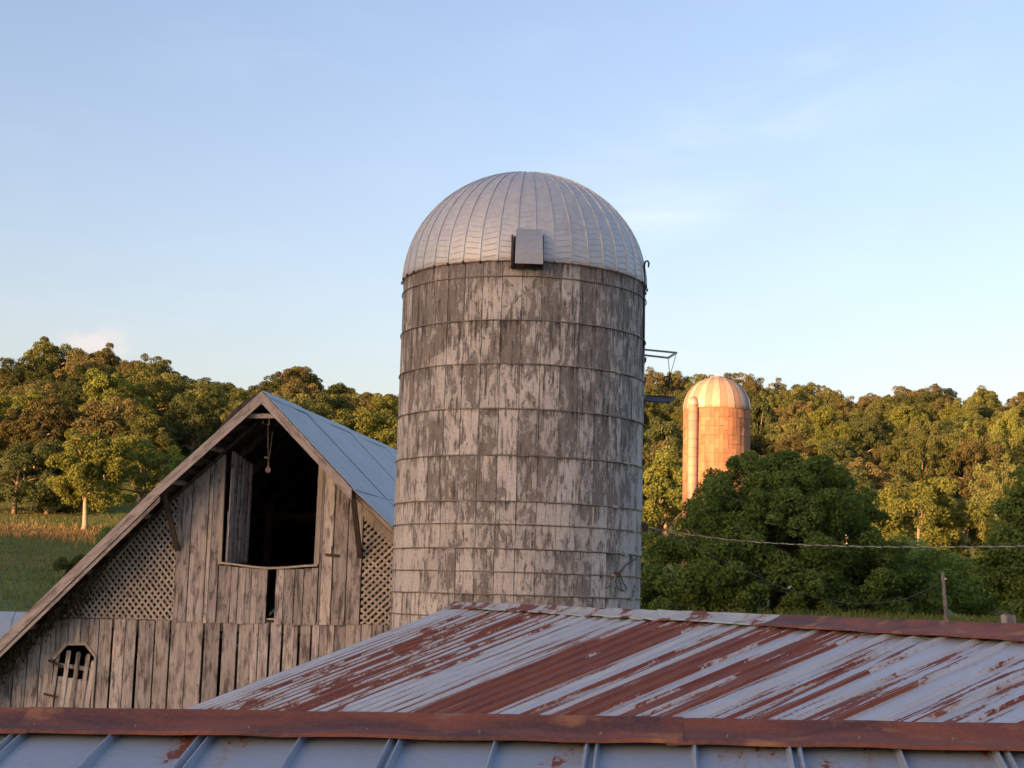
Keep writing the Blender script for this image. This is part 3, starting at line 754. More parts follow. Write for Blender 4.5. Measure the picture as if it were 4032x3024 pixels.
uu = np.linspace(xr0, re[0], 400); ue = [u for u in uu if roof_w(u) - UND - 0.22 > jwr][-1]
lattice([(xr0, jwr), (ue, jwr), (xr0, roof_w(xr0) - UND - 0.22)], R(43), -0.024)
u1 = xr0 - 0.02
board([(u1, roof_w(u1) - UND - 0.30), (ue + 0.3, roof_w(ue + 0.3) - UND - 0.24), (ue + 0.3, roof_w(ue + 0.3) - UND), (u1, roof_w(u1) - UND)], 0.02, -0.048, M_WOODL, 'trim_board')
# roof: sheets of the two slopes in two tiers, with sheathing below
M_BROOF = NT('barn_roof_metal'); t = M_BROOF; c = t.objco(); x, y, z = t.xyz(c)
n1 = t.noise(c, 30.0, 5, 0.7); n2 = t.noise(t.comb(t.math('MULTIPLY', x, 1.0), t.math('MULTIPLY', y, 0.6), z), 1.6, 5, 0.6)
col = t.mix(t.rng(n2, 0.35, 0.65), (0.37, 0.41, 0.43), (0.42, 0.46, 0.50))
col = t.mix(t.rng(n1, 0.5, 0.68, 0, 0.6), col, (0.20, 0.24, 0.22))
t.set(col, 0.6, 0.2); t.bump(n1, 0.004, 0.5); M_BROOF = t.m
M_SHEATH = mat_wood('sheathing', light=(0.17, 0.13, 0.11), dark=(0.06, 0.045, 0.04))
roof = obj('roof', None, barn)
segs = [(le, lb_), (lb_, pk), (pk, rb_), (rb_, re)]
for si, (A, Bp) in enumerate(segs):
    k = 0; y = OV - 0.02
    while y < BLEN:
        y2 = min(y + 0.90, BLEN + 0.4)
        lift = 0.003 * (k % 2)
        tier = 0.018 if si in (1, 2) else 0.0
        ext = 0.06 if si in (1, 2) else 0.0
        dA = Vector((Bp[0] - A[0], 0, Bp[1] - A[1])).normalized(); nn = Vector((-dA.z, 0, dA.x))
        a = Vector((A[0], 0, A[1])) - dA * (ext if si == 1 else 0); c = Vector((Bp[0], 0, Bp[1])) + dA * (ext if si == 2 else 0)
        wv = 0.012 * math.sin(k * 1.7 + si)
        q = [a + nn * (tier + lift), c + nn * (tier + lift), c + nn * (tier + lift), a + nn * (tier + lift)]
        ys = [y, y, y2 + 0.01, y2 + 0.01]
        b = MB(); m = [Vector((v.x, yy, v.z + (wv if y > 0 else 0) * (0 if i in () else 1))) for i, (v, yy) in enumerate(zip(q, ys))]
        b.prism(m, nn * -0.010); obj('roof_sheet', b.mesh('roof_sheet', M_BROOF), roof)
        y = y2; k += 1
    # sheathing boards across the rafters
    L_ = math.hypot(Bp[0] - A[0], Bp[1] - A[1]); nbd = int(L_ / 0.20)
    dA = Vector((Bp[0] - A[0], 0, Bp[1] - A[1])).normalized(); nn = Vector((-dA.z, 0, dA.x))
    for j in range(nbd):
        s0 = j * L_ / nbd + 0.006; s1 = (j + 1) * L_ / nbd - 0.006
        a = Vector((A[0], 0, A[1])) + dA * s0 - nn * 0.012; c = Vector((A[0], 0, A[1])) + dA * s1 - nn * 0.012
        b = MB(); b.prism([(a.x, OV + 0.03, a.z), (c.x, OV + 0.03, c.z), (c.x, BLEN, c.z), (a.x, BLEN, a.z)], nn * -0.022); obj('sheathing_board', b.mesh('sheathing_board', M_SHEATH), roof)
# ridge capping
b = MB()
for i in range(12):
    y0 = OV + i * (BLEN - OV) / 12; y1 = OV + (i + 1) * (BLEN - OV) / 12
    zo = pk[1] + 0.035 + 0.008 * math.sin(i * 2.1)
    for s_ in (-1, 1): b.prism([(pk[0], y0, zo), (pk[0], y1, zo + 0.004), (pk[0] + s_ * 0.15, y1, zo - 0.14), (pk[0] + s_ * 0.15, y0, zo - 0.145)], (0, 0, -0.006))
obj('ridge_cap', b.mesh('ridge_cap', M_BROOF), roof)
# humped old covering on the left slope, dark against the rake
b = MB(); N_ = 14
for i in range(N_):
    s0 = i / N_; s1 = (i + 1) / N_
    def hp_(s_):
        u = lerp(pk[0], lb_[0], s_ * 0.50); return u, roof_w(u) + 0.0 + 0.17 * math.sin(min(1, s_ * 1.0) * math.pi) ** 0.8
    (ua, wa), (ub, wb) = hp_(s0), hp_(s1)
    b.prism([(ua, OV + 0.02, wa), (ub, OV + 0.02, wb), (ub, 3.2, wb), (ua, 3.2, wa)], (0, 0, -0.14))
obj('old_shingles', b.mesh('old_shingles', mat_wood('dark_shingle', (0.075, 0.062, 0.06), (0.03, 0.026, 0.026))), roof)
# rake boards
def rake(A, Bp, h, y0, name='rake_board', mat=M_RAKE, drop=0.0, th=0.03):
    board([(A[0], A[1] - h - drop), (Bp[0], Bp[1] - h - drop), (Bp[0], Bp[1] - drop), (A[0], A[1] - drop)], th, y0, mat, name)
rake(le, lb_, 0.26, OV - 0.055); rake(lb_, pk, 0.235, OV - 0.058)
board([(pk[0], pk[1] - 0.235), (rb_[0], rb_[1] - 0.235), (rb_[0], rb_[1] - 0.01), (pk[0], pk[1])], 0.03, OV - 0.055, M_RAKER, 'rake_board')
rake(rb_, re, 0.16, OV + 0.2, 'rake_board', M_RAKER)
rake(le, lb_, 0.10, OV - 0.02, 'rake_board', M_RAKE, 0.27)
# lookouts (stub rafters under the left overhang)
for (A, Bp, n) in ((le, lb_, 11), (lb_, pk, 8), (pk, rb_, 7)):
    dA = Vector((Bp[0] - A[0], 0, Bp[1] - A[1])).normalized(); nn = Vector((-dA.z, 0, dA.x)); L_ = math.hypot(Bp[0] - A[0], Bp[1] - A[1])
    for j in range(n):
        s0 = (j + 0.5) * L_ / n; a = Vector((A[0], 0, A[1])) + dA * s0 - nn * 0.085
        b = MB(); b.bar((a.x, OV, a.z), (a.x, -0.03, a.z), 0.10, 0.055, up=nn); obj('lookout', b.mesh('lookout', M_WOODD if j % 3 else M_WOOD), barn)  # most lookouts use dark timber, putting the eave's shade into their colour
# barge rafter just in front of the wall
for (A, Bp) in ((le, lb_), (lb_, pk), (pk, rb_), (rb_, re)):
    rake(A, Bp, 0.07, -0.16, 'barge_rafter', M_WOODD, 0.19, 0.05)
# knee braces
for (p, q) in (((640, 1912), (698, 2166)), ((1388, 1930), (1418, 2195))):
    a = bl(*p, OV + 0.03); c = bl(*q, -0.07); b = MB(); b.bar((a[0], OV + 0.03, a[1]), (c[0], -0.07, c[1]), 0.10, 0.05, up=(0, 1, 0)); obj('knee_brace', b.mesh('knee_brace', M_WOODD), barn)
# hay hood tie beam
a = bl(975, 1638, OV + 0.12); c = bl(1115, 1645, OV + 0.12); b = MB(); b.box((a[0], OV + 0.08, a[1] - 0.045), (c[0], OV + 0.16, a[1] + 0.045)); obj('tie_beam', b.mesh('tie_beam', M_RAKE), barn)
# body: side walls, back wall, rafters, posts, floor
HE = min(le[1], re[1])
for u0, u1, uw in ((WL, WL + 0.04, WL), (WR - 0.04, WR, WR)):
    b = MB(); b.box((u0, 0.06, 0), (u1, BLEN - 0.1, roof_w(uw) - UND)); obj('side_wall', b.mesh('side_wall', M_WOOD), barn)
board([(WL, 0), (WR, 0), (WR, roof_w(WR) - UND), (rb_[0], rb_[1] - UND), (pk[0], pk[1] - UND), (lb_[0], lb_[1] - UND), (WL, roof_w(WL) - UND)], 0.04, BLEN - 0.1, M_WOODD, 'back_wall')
for i in range(9):
    yy = 0.9 + i * 1.5
    for (A, Bp) in segs:
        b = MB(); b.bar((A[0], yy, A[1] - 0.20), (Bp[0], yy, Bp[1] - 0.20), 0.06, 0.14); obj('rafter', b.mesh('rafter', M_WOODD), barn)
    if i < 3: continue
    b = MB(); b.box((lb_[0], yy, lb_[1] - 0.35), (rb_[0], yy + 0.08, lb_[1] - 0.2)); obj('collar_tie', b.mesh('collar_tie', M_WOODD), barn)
for i in range(3):
    for u in (lb_[0] + 0.3, rb_[0] - 0.3):
        b = MB(); b.box((u - 0.08, 1.0 + 4.2 * i, 0), (u + 0.08, 1.16 + 4.2 * i, roof_w(u) - 0.3)); obj('post', b.mesh('post', M_WOODD), barn)
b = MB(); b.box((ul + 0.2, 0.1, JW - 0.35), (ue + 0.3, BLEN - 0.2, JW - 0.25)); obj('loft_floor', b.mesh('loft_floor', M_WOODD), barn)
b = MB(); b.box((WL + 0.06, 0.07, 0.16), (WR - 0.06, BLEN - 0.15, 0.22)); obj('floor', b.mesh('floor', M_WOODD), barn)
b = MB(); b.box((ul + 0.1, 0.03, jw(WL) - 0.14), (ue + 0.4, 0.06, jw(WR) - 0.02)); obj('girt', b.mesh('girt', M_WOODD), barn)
# hay pulley on its rope
pl = on_plane(1052, 1845, P0 + gdir * (OV + 0.2), gdir)
hay = thing('hay_pulley', 'small round pulley hanging on a thin rope in the open barn loft', 'pulley', pl)
def hl(px, py): return local(hay, on_plane(px, py, P0 + gdir * (OV + 0.2), gdir))
b = MB(); b.tube([hl(1056, 1650), hl(1055, 1730), hl(1056, 1812)], 0.007, 5); obj('rope', b.mesh('rope', M_ROPE), hay)
b = MB(); b.tube([hl(1073, 1700), hl(1068, 1750), hl(1058, 1812)], 0.005, 5); obj('rope', b.mesh('rope', M_ROPE), hay)
c = hl(1055, 1848); b = MB()
ring = [(math.cos(a) * 0.055, math.sin(a) * 0.062 - 0.01 + (0.03 if abs(a - math.pi / 2) < 0.3 else 0)) for a in np.linspace(0, 2 * math.pi, 13)[:-1]]
b.prism([(c.x + x_, c.y, c.z + z_) for x_, z_ in ring], (0, 0.05, 0)); b.bar((c.x, c.y + .02, c.z + .05), (c.x, c.y + .02, c.z + .16), 0.03, 0.02)
obj('pulley_block', b.mesh('pulley_block', mat_plain('pulley_iron', (0.17, 0.12, 0.10), 0.8, 0.1, 0.4, 20)), hay)
b = MB(); b.bar(hl(1040, 1800), hl(1055, 1802), 0.02, 0.025); b.bar(hl(1061, 1650), hl(1061, 1672), 0.015, 0.015); b.bar(hl(1061, 1672), hl(1050, 1673), 0.015, 0.015); b.bar(hl(1036, 1650), hl(1037, 1668), 0.015, 0.015); obj('hook', b.mesh('hook', M_ROPE), hay)
# dead vine hanging below the left eave
n = 2600
uu = None
Vq = np.zeros((n, 4, 3)); keep = []
clumps = [(rng.uniform(bx(-60, 2500), bx(430, 2300)), rng.uniform(0.02, 0.5), rng.uniform(-0.5, -0.05)) for _ in range(60)]
for i in range(n):
    cu, cd, cy = clumps[i % 60]; u = cu + rng.normal(0, 0.09); dd = cd * abs(rng.normal(0.6, 0.5)); yv = cy + rng.normal(0, 0.04)
    w0 = roof_w(u) - UND - 0.08 - dd * 0.7
    s_ = rng.uniform(0.01, 0.028); l_ = rng.uniform(0.02, 0.10); an = rng.uniform(0, 3.14)
    ex = np.array([math.cos(an), math.sin(an), 0]) * s_; ez = np.array([rng.normal(0, 0.3), rng.normal(0, 0.3), -1]) * l_
    c = np.array([u, min(yv, -0.04), w0])
    Vq[i] = [c - ex, c + ex, c + ex * 0.5 + ez, c - ex * 0.5 + ez]
M_VINE = mat_leaf('dead_vine', (0.05, 0.045, 0.03), (0.20, 0.165, 0.12), 0.1)
o = obj('dead_vine', quads_mesh('dead_vine', Vq, M_VINE, rng.uniform(0, 1, n) ** 2), None, W=wm(barn)); tag(o, 'dead brown vine and debris hanging under the left barn eave', 'vine', kind='stuff')

# ================================================================== small shed behind the barn, far left
sp_ = at_y(-60, 2500, 52)
shed = thing('small_shed', 'low shed with blue grey metal roof behind the barn at the left edge', 'shed', (sp_.x + 0.2, sp_.y, gz(sp_.x, sp_.y) - 0.2), R(12))
zr = at_y(20, 2408, 52).z - shed.matrix_basis.translation.z
b = MB(); b.box((-3, -2.2, 0), (3.1, 2.2, zr - 1.1)); obj('wall', b.mesh('wall', M_WOOD), shed)
prof = [(-2.6, zr - 1.45), (-1.7, zr - 0.75), (-0.8, zr - 0.2), (0, zr), (0.8, zr - 0.2), (1.7, zr - 0.75), (2.6, zr - 1.45)]
for i in range(10):
    x0 = -3.2 + i * 0.66; b = MB()
    for (a, c) in zip(prof[:-1], prof[1:]): b.prism([(x0, a[0], a[1]), (x0 + 0.64, a[0], a[1]), (x0 + 0.64, c[0], c[1]), (x0, c[0], c[1])], (0, 0, -0.03))
    obj('roof_sheet', b.mesh('roof_sheet', M_BROOF), shed)

# ================================================================== tin roofs in front
M_TIN = mat_tin('rusty_tin')
M_TIN2 = mat_tin('grey_tin', fx=5.0, fy=1.6, zinc=(0.33, 0.40, 0.485), dirt=0.35)
def mat_rustcap(name):
    t = NT(name); c = t.objco(); x, y, z = t.xyz(c); r = t.rnd(); off = t.math('MULTIPLY', r, 31.0)
    g = t.comb(t.math('ADD', t.math('MULTIPLY', x, 2.0), off), t.math('MULTIPLY', y, 7.0), off)
    n1 = t.noise(g, 1.0, 6, 0.6, 0.4); n2 = t.noise(c, 55.0, 4, 0.7); n3 = t.noise(t.comb(t.math('ADD', t.math('MULTIPLY', x, 4.0), off), t.math('MULTIPLY', y, 8.0), off), 1.0, 5, 0.6)
    col = t.mix(t.rng(n1, 0.40, 0.60), (0.075, 0.030, 0.030), (0.19, 0.058, 0.034))
    col = t.mix(t.rng(n3, 0.57, 0.66, 0, 0.7), col, (0.34, 0.15, 0.06))
    col = t.mix(t.rng(n2, 0.45, 0.75, 0, 0.45), col, (0.24, 0.12, 0.08))
    col = t.mix(t.rng(n1, 0.66, 0.74, 0, 0.4), col, (0.34, 0.27, 0.2))
    t.set(col, 0.72, 0.15); t.bump(n2, 0.003, 0.5); return t.m
M_CAP = mat_rustcap('rust_cap')

def vsheet(name, width, length, ribs, mat, toneF, hr=0.016, hw=0.012, nseg=10, warp=0.003, seed=0):
    """crimped sheet: x across, y down the slope, z out of the roof"""
    rs = random.Random(seed)
    xs = [(0, 0)]
    for rx in ribs: xs += [(rx - hw, 0), (rx - 0.002, hr), (rx + 0.002, hr), (rx + hw, 0)]
    xs += [(width, 0)]
    # extra points on the flats
    out = []
    for i, (x_, z_) in enumerate(xs):
        if out and x_ - out[-1][0] > 0.12:
            x0 = out[-1][0]
            for f in (1 / 3, 2 / 3): out.append((lerp(x0, x_, f), 0))
        out.append((x_, z_))
    xs = out; n = len(xs); V = []; F = []; T = []
    ph = rs.uniform(0, 6)
    for j in range(nseg + 1):
        y_ = length * j / nseg
        for (x_, z_) in xs:
            V.append((x_, y_, z_ + warp * math.sin(y_ * 2.1 + ph + x_ * 5)))
    for j in range(nseg):
        for i in range(n - 1):
            a = j * n + i; F.append((a, a + n, a + n + 1, a + 1))
            xm = (xs[i][0] + xs[i + 1][0]) / 2; rib = xs[i][1] + xs[i + 1][1] > 0
            T.append(toneF(xm, (j + 0.5) * length / nseg, rib, xs[i + 1][1] - xs[i][1]))
    # hem so the edge has depth
    nv = len(V)
    for i, (x_, z_) in enumerate(xs): V.append((x_, length, z_ - 0.008))
    for i in range(n - 1): F.append((nseg * n + i, nv + i, nv + i + 1, nseg * n + i + 1)); T.append(0.3)
    for (i0) in (0, n - 1):
        for j in range(nseg):
            k = len(V); V += [Vector(V[j * n + i0]) - Vector((0, 0, .006)), Vector(V[(j + 1) * n + i0]) - Vector((0, 0, .006))]
            F.append((j * n + i0, k, k + 1, (j + 1) * n + i0)); T.append(0.2)
    return mesh(name, V, F, mat, False, T)

def frame(O, ex, ey, L=0.0):
    ex = ex.normalized()
    if ex.cross(ey).z < 0: O = O + ex * L; ex = -ex      # keep the outer side up
    ez = ex.cross(ey).normalized(); ey = ez.cross(ex)
    return Matrix(((ex.x, ey.x, ez.x, O.x), (ex.y, ey.y, ez.y, O.y), (ex.z, ey.z, ez.z, O.z), (0, 0, 0, 1)))

# ---- middle roof: ridge runs away to the left-back
th = R(-16.2); rd = Vector((math.sin(th), math.cos(th), 0)); rnorm = Vector((math.cos(th), -math.sin(th), 0))
PM = at_y(3250, 2452, 10.2)
A0 = on_plane(1790, 2384, PM, rnorm)      # far end, ridge
A1 = on_plane(4032, 2500, PM, rnorm)      # near end at the frame edge
rdir = (A1 - A0).normalized()
dh = Vector((-math.cos(th), math.sin(th), 0))     # horizontal, down the visible slope (to the left)
# slope from the lower left corner of the rake
def solve_slope():
    d = ray(700, 2802); nrm = rd
    p = CAM + d * ((A0 - CAM).dot(nrm) / d.dot(nrm)); v = p - A0
    return v
v0 = solve_slope(); SLM = -v0.z / v0.dot(dh); RUN0 = v0.dot(dh)
down = (dh + Vector((0, 0, -SLM))).normalized()
LM = (RUN0 + 0.8) * math.hypot(1, SLM)
nrmM = rdir.cross(down).normalized()
if nrmM.z < 0: nrmM = -nrmM
far = A0; near = A0 + rdir * 1.0
LEN = (A1 - A0).length + 2.2
mid = thing('tin_roofed_shed', 'long shed with rust striped tin roof in front of the concrete silo', 'shed', ((A0.x + A1.x) / 2, (A0.y + A1.y) / 2, gz((A0.x + A1.x) / 2, (A0.y + A1.y) / 2) - 0.3), th)
# rust levels from where each crimp meets the near ridge in the photograph
rust_tab = [(300, .22), (385, .55), (410, .95), (500, .82), (560, .98), (610, .80), (660, .92), (700, .42), (800, .40), (850, .62), (880, .95), (1040, .98), (1050, .14), (1125, .20), (1140, .92), (1270, .90), (1285, .20), (1320, .48), (1345, .80), (1430, .76), (1450, .38), (1500, .42), (1530, .60), (1570, .50), (1640, .38), (1750, .43), (1850, .38), (2212, .35), (2800, .35)]
bxs = []
for dxp, lev in rust_tab:
    p = on_plane(dxp * 1.8228, 2835, A0, nrmM); bxs.append(((p - A0).dot(rdir), lev))
bxs.sort()
bs = [q[0] for q in bxs]; bv_ = [q[1] for q in bxs]
W_ = 0.61; nsh = int(LEN / W_) + 1
ribs = [0.014, 0.046, 0.335]
mslope = obj('visible_slope', None, mid)
for i in range(nsh):
    s0 = i * W_
    if s0 > LEN: break
    rr = random.Random(100 + i)
    rbst = [rr.uniform(0, 1) for _ in range(8)]
    def toneF(x_, y_, rib, dz, s0=s0, rbst=rbst):
        bay = int(x_ / 0.305)
        lev = float(np.interp(s0 + W_ - bay * 0.305 - 0.15, bs, bv_))
        lev += (rbst[bay] - 0.5) * 0.34
        if s0 > 9:
            lev *= 0.98
        yy = y_ / LM
        lev *= 0.62 + 0.38 * min(1, yy / 0.14) if lev < 0.85 else (0.55 + 0.45 * min(1, yy / 0.05))
        if rib: lev = lev * 0.7 + (0.62 * min(1, yy / (0.15 + 0.5 * rbst[5])) if (s0 > 6.5 and dz > 0 and rbst[3 + bay] > 0.25) else -0.16)
        return lev
    me = vsheet('roof_sheet', W_, LM, ribs, M_TIN, toneF, 0.021, 0.012, 14, 0.003, i)
    W = frame(A0 + rdir * s0 + nrmM * (0.002 * (i % 2)), rdir, down, W_)
    obj('roof_sheet', me, mslope, W=W)
# far slope of the middle roof
down2 = (-dh + Vector((0, 0, -SLM))).normalized()
for i in range(nsh):
    me = vsheet('roof_sheet', W_, 2.6, ribs, M_TIN, lambda x_, y_, rib, dz: 0.35, 0.020, 0.014, 3, 0.002, i)
    obj('roof_sheet', me, mid, W=frame(A0 + rdir * (i * W_), rdir, down2, W_))
# ridge caps of the middle roof
def cap_mesh(L_, wing, ang1, mat, wob=0.004, tone=0.3, nseg=12, seed=0, roll=0.022, toneF=None):
    """x along the ridge, y down the near wing, z up; both wings and a rolled top"""
    rs = random.Random(seed); prof = []
    ca, sa = math.cos(ang1), math.sin(ang1)
    prof = [(-wing * ca, -wing * sa - .004), (-roll, -0.004 - roll * 0.25), (-roll * 0.5, roll * .42), (0, roll * .62), (roll * 0.5, roll * .42), (roll * 1.0, 0.0), (wing * .55 * ca, -wing * .55 * sa - 0.003), (wing * ca, -wing * sa), (wing * ca + 0.003, -wing * sa - 0.012)]
    V = []; F = []; T = []; n = len(prof)
    for i in range(nseg + 1):
        x_ = L_ * i / nseg; w1 = rs.uniform(-wob, wob)
        for j, (y_, z_) in enumerate(prof):
            k = 1.0 if j >= 6 else 0.3
            V.append((x_, y_ + w1 * 1.2 * k, z_ + w1 * k + rs.uniform(-wob, wob) * 0.2))
    for i in range(nseg):
        for j in range(n - 1): F.append((i * n + j, (i + 1) * n + j, (i + 1) * n + j + 1, i * n + j + 1)); T.append(tone if toneF is None else toneF(L_ * (i + .5) / nseg, j))
    return mesh('ridge_cap', V, [tuple(reversed(f)) for f in F], mat, False, T)
M_CAPG = mat_tin('pale_cap', fx=2.2, fy=4.0, zinc=(0.46, 0.50, 0.50))
sv = (on_plane(3078, 2425, PM, rnorm) - A0).dot(rdir)
yv_h = Vector((dh.x, dh.y, 0))
def put_cap(s0, L_, mat, lift, tone, seed, toneF=None, wing=0.155, wob=0.004):
    me = cap_mesh(L_, wing, math.atan(SLM) * 0.95, mat, wob, tone, max(4, int(L_ / 0.2)), seed, toneF=toneF)
    obj('ridge_cap', me, mid, W=frame(A0 + rdir * s0 + Vector((0, 0, lift)), rdir, dh, L_))
wsec = (sv + 0.1) / 4
for k in range(4): put_cap(k * wsec - 0.05, wsec + 0.05, M_CAPG, 0.036 + 0.004 * (k % 2), 0.42 if k else 0.52, 5 + k, wob=0.009)
nn_ = 3; wsec = (LEN - sv) / nn_
for k in range(nn_): put_cap(sv + k * wsec, wsec + 0.08, M_CAP, 0.040 + 0.004 * (k % 2), 1, 15 + k, wing=0.165)
# walls below
def wall_strip(name, a, b_, ztop_a, ztop_b, parent, mat=M_WOOD):
    za = gz(a.x, a.y) - 0.3; zb_ = gz(b_.x, b_.y) - 0.3; d = (b_ - a); L_ = math.hypot(d.x, d.y); n = max(1, int(L_ / 0.28)); nn = Vector((-d.y, d.x, 0)).normalized() * 0.022
    for i in range(n):
        f0 = i / n + 0.004 / L_; f1 = (i + 1) / n - 0.004 / L_
        p = a + d * f0; q = a + d * f1
        zt0 = lerp(ztop_a, ztop_b, f0); zt1 = lerp(ztop_a, ztop_b, f1)
        if min(zt0, zt1) - min(za, zb_) < 0.1: continue
        b = MB(); b.prism([local(parent, v) for v in (Vector((p.x, p.y, min(za, zb_))), Vector((q.x, q.y, min(za, zb_))), Vector((q.x, q.y, zt1)), Vector((p.x, p.y, zt0)))], wm(parent).to_3x3().inverted() @ nn)
        obj('wall_board', b.mesh('wall_board', mat), parent)
E0 = A0 + dh * (RUN0 + 0.6); E1 = E0 + rdir * LEN
G0 = A0 - dh * 2.2; G1 = G0 + rdir * LEN
ins = rdir * 0.25
wall_strip('w', E0 + ins, E1 - ins, A0.z - SLM * (RUN0 + 0.6) - 0.06, A0.z - SLM * (RUN0 + 0.6) - 0.06, mid)
wall_strip('w', E0 + ins, A0 + ins, A0.z - SLM * (RUN0 + 0.6) - 0.06, A0.z - 0.08, mid)
wall_strip('w', A0 + ins, G0 + ins, A0.z - 0.08, A0.z - SLM * 2.2 - 0.08, mid)
wall_strip('w', G0 + ins, G1 - ins, A0.z - SLM * 2.2 - 0.08, A1.z - SLM * 2.2 - 0.08, mid)

# ---- near roof
na = R(6.3); ed = Vector((math.cos(na), -math.sin(na), 0)); nnrm = Vector((math.sin(na), math.cos(na), 0))
PN = at_y(2016, 2868, 4.87)
N0 = on_plane(0, 2850, PN, nnrm); N1 = on_plane(4032, 2918, PN, nnrm)
nd = (N1 - N0).normalized()
SLN = 0.30
dn_h = -nnrm; downN = (dn_h + Vector((0, 0, -SLN))).normalized()
near_s = thing('near_shed', 'nearest shed roof of grey crimped tin under a broad rusty ridge cap', 'shed', (PN.x, PN.y - 1.0, gz(PN.x, PN.y - 1.0) - 0.3), -na)
nslope = obj('front_slope', None, near_s)
rib_px = [131, 830, 1558, 2310, 3093, 3911]
pos = [(on_plane(x_, 2900, PN, nnrm) - N0).dot(nd) for x_ in rib_px]
pitchN = (pos[-1] - pos[0]) / 5; start = pos[0] - 4 * pitchN + 0.027
LN = 2.6; nshN = 12
for i in range(nshN):
    s0 = start + i * pitchN; ct = s0 + pitchN / 2
    rr = random.Random(300 + i)
    def toneN(x_, y_, rib, dz, rr=rr, i=i):
        lev = 0.19
        if 0.05 < x_ < 0.14: lev = 0.34
        if y_ < 0.35: lev += 0.03 + (0.06 if i in (4, 6, 8) else 0)
        if rib: lev = 0.05
        return lev
    me = vsheet('roof_sheet', pitchN, LN, [0.011, 0.042, pitchN / 2 + 0.02], M_TIN2, toneN, 0.024, 0.011, 10, 0.004, 50 + i)
    obj('roof_sheet', me, nslope, W=frame(N0 + nd * s0 + Vector((0, 0, 0.0015 * (i % 2))), nd, downN, pitchN))
down3 = (nnrm + Vector((0, 0, -SLN))).normalized()
for i in range(nshN):
    me = vsheet('roof_sheet', pitchN, 1.0, [0.011, 0.042, pitchN / 2 + 0.02], M_TIN2, lambda x_, y_, rib, dz: 0.3, 0.017, 0.010, 3, 0.002, 80 + i)
    obj('roof_sheet', me, near_s, W=frame(N0 + nd * (start + i * pitchN), nd, down3, pitchN))
# its cap: lower edge aimed at the photograph's
pe = on_plane(2016, 2938, PN + Vector((0, 0, 0.02)), nd.cross(downN).normalized())
wingN = max(0.14, (pe - PN).dot(dn_h) / math.cos(math.atan(SLN)))
segN = [(-1.6, 1.75), (0.10, 2.10), (2.15, 1.95), (4.05, 1.9)]
for k, (s0, L_) in enumerate(segN):
    me = cap_mesh(L_, wingN - 0.05, math.atan(SLN) * 0.93, M_CAP, 0.0035, 1, max(6, int(L_ / 0.12)), 40 + k, roll=0.028)
    obj('ridge_cap', me, near_s, W=frame(N0 + nd * s0 + Vector((0, 0, 0.036 + 0.003 * (k % 2))), nd, dn_h, L_))
scr = MB(); scr.tube([(0, 0, -0.004), (0, 0, 0.003), (0, 0, 0.006)], [0.0045, 0.0045, 0.002], 8)
scr_me = scr.mesh('screw', mat_plain('screw_head', (0.24, 0.17, 0.14), 0.6, 0.3))
for k in range(13):
    s0 = -0.2 + k * 0.36 + random.uniform(-0.05, 0.05)
    c_ = N0 + nd * s0 + Vector((0, 0, 0.042)) + dn_h * ((wingN - 0.05) * 0.78) - Vector((0, 0, SLN * (wingN - 0.05) * 0.78 * 0.93))
    obj('screw', scr_me, near_s, W=frame(c_, nd, downN))
e0 = N0 + nd * (start + 0.2); e1 = N0 + nd * (start + nshN * pitchN - 0.2)
zE = lambda p, run: p.z - SLN * run - 0.05
wall_strip('w', e0 + dn_h * 2.3, e1 + dn_h * 2.3, zE(e0, 2.3), zE(e1, 2.3), near_s)
wall_strip('w', e0 - dn_h * .8, e1 - dn_h * .8, zE(e0, .8), zE(e1, .8), near_s)
for e in (e0, e1):
    wall_strip('w', e + dn_h * 2.3, e, zE(e, 2.3), zE(e, 0), near_s); wall_strip('w', e, e - dn_h * .8, zE(e, 0), zE(e, .8), near_s)

# ================================================================== far silo
FY = 128.0
fc = at_y(2822, 1700, FY); FR = 131.5 / 6000 * FY * 0.995
fs = thing('distant_silo', 'distant sunlit orange stave silo with striped dome behind the big green tree', 'silo', (fc.x, FY, gz(fc.x, FY) - 0.5))
FZ = fs.matrix_basis.translation.z
frz = at_y(2822, 1602, FY - FR).z; fdh = at_y(2822, 1487, FY).z - frz
M_FST = mat_plain('old_red_stave', (0.36, 0.20, 0.13), 0.9, 0, 0.35, 2.2)
t = NT('old_stave'); r = t.rnd(); c = t.objco(); n1 = t.noise(t.pos(), 1.2, 5, 0.65); n2 = t.noise(t.pos(), 7.0, 4, 0.6)
k_ = t.math('ADD', t.math('MULTIPLY', r, 0.42), t.math('MULTIPLY', t.noise(t.comb(t.math('MULTIPLY', t.xyz(t.pos())[0], 5.0), t.xyz(t.pos())[1], t.math('MULTIPLY', t.xyz(t.pos())[2], 0.5)), 1.0, 6, 0.7), 0.75), clamp=True)
col = t.mix(k_, (0.13, 0.06, 0.04), (0.50, 0.26, 0.14)); col = t.mix(t.rng(n1, 0.52, 0.7, 0, .5), col, (0.15, 0.08, 0.06))
t.set(col, 0.9); M_FST = t.m
NF = 46; fda = 2 * math.pi / NF
def fstave(h):
    V = []
    for zz in (-h + .004, -.004):
        for f, rr in ((-.49, FR - .08), (-.49, FR), (.49, FR), (.49, FR - .08)): V.append((math.sin(fda * f) * rr, -math.cos(fda * f) * rr, zz))
    return mesh('stave', V, [(0, 1, 5, 4), (1, 2, 6, 5), (2, 3, 7, 6), (3, 2, 1, 0), (4, 5, 6, 7)], M_FST)
fh = 0.76; smf = fstave(fh); rest = MB(); row = 0; cnt = 0
zz = frz
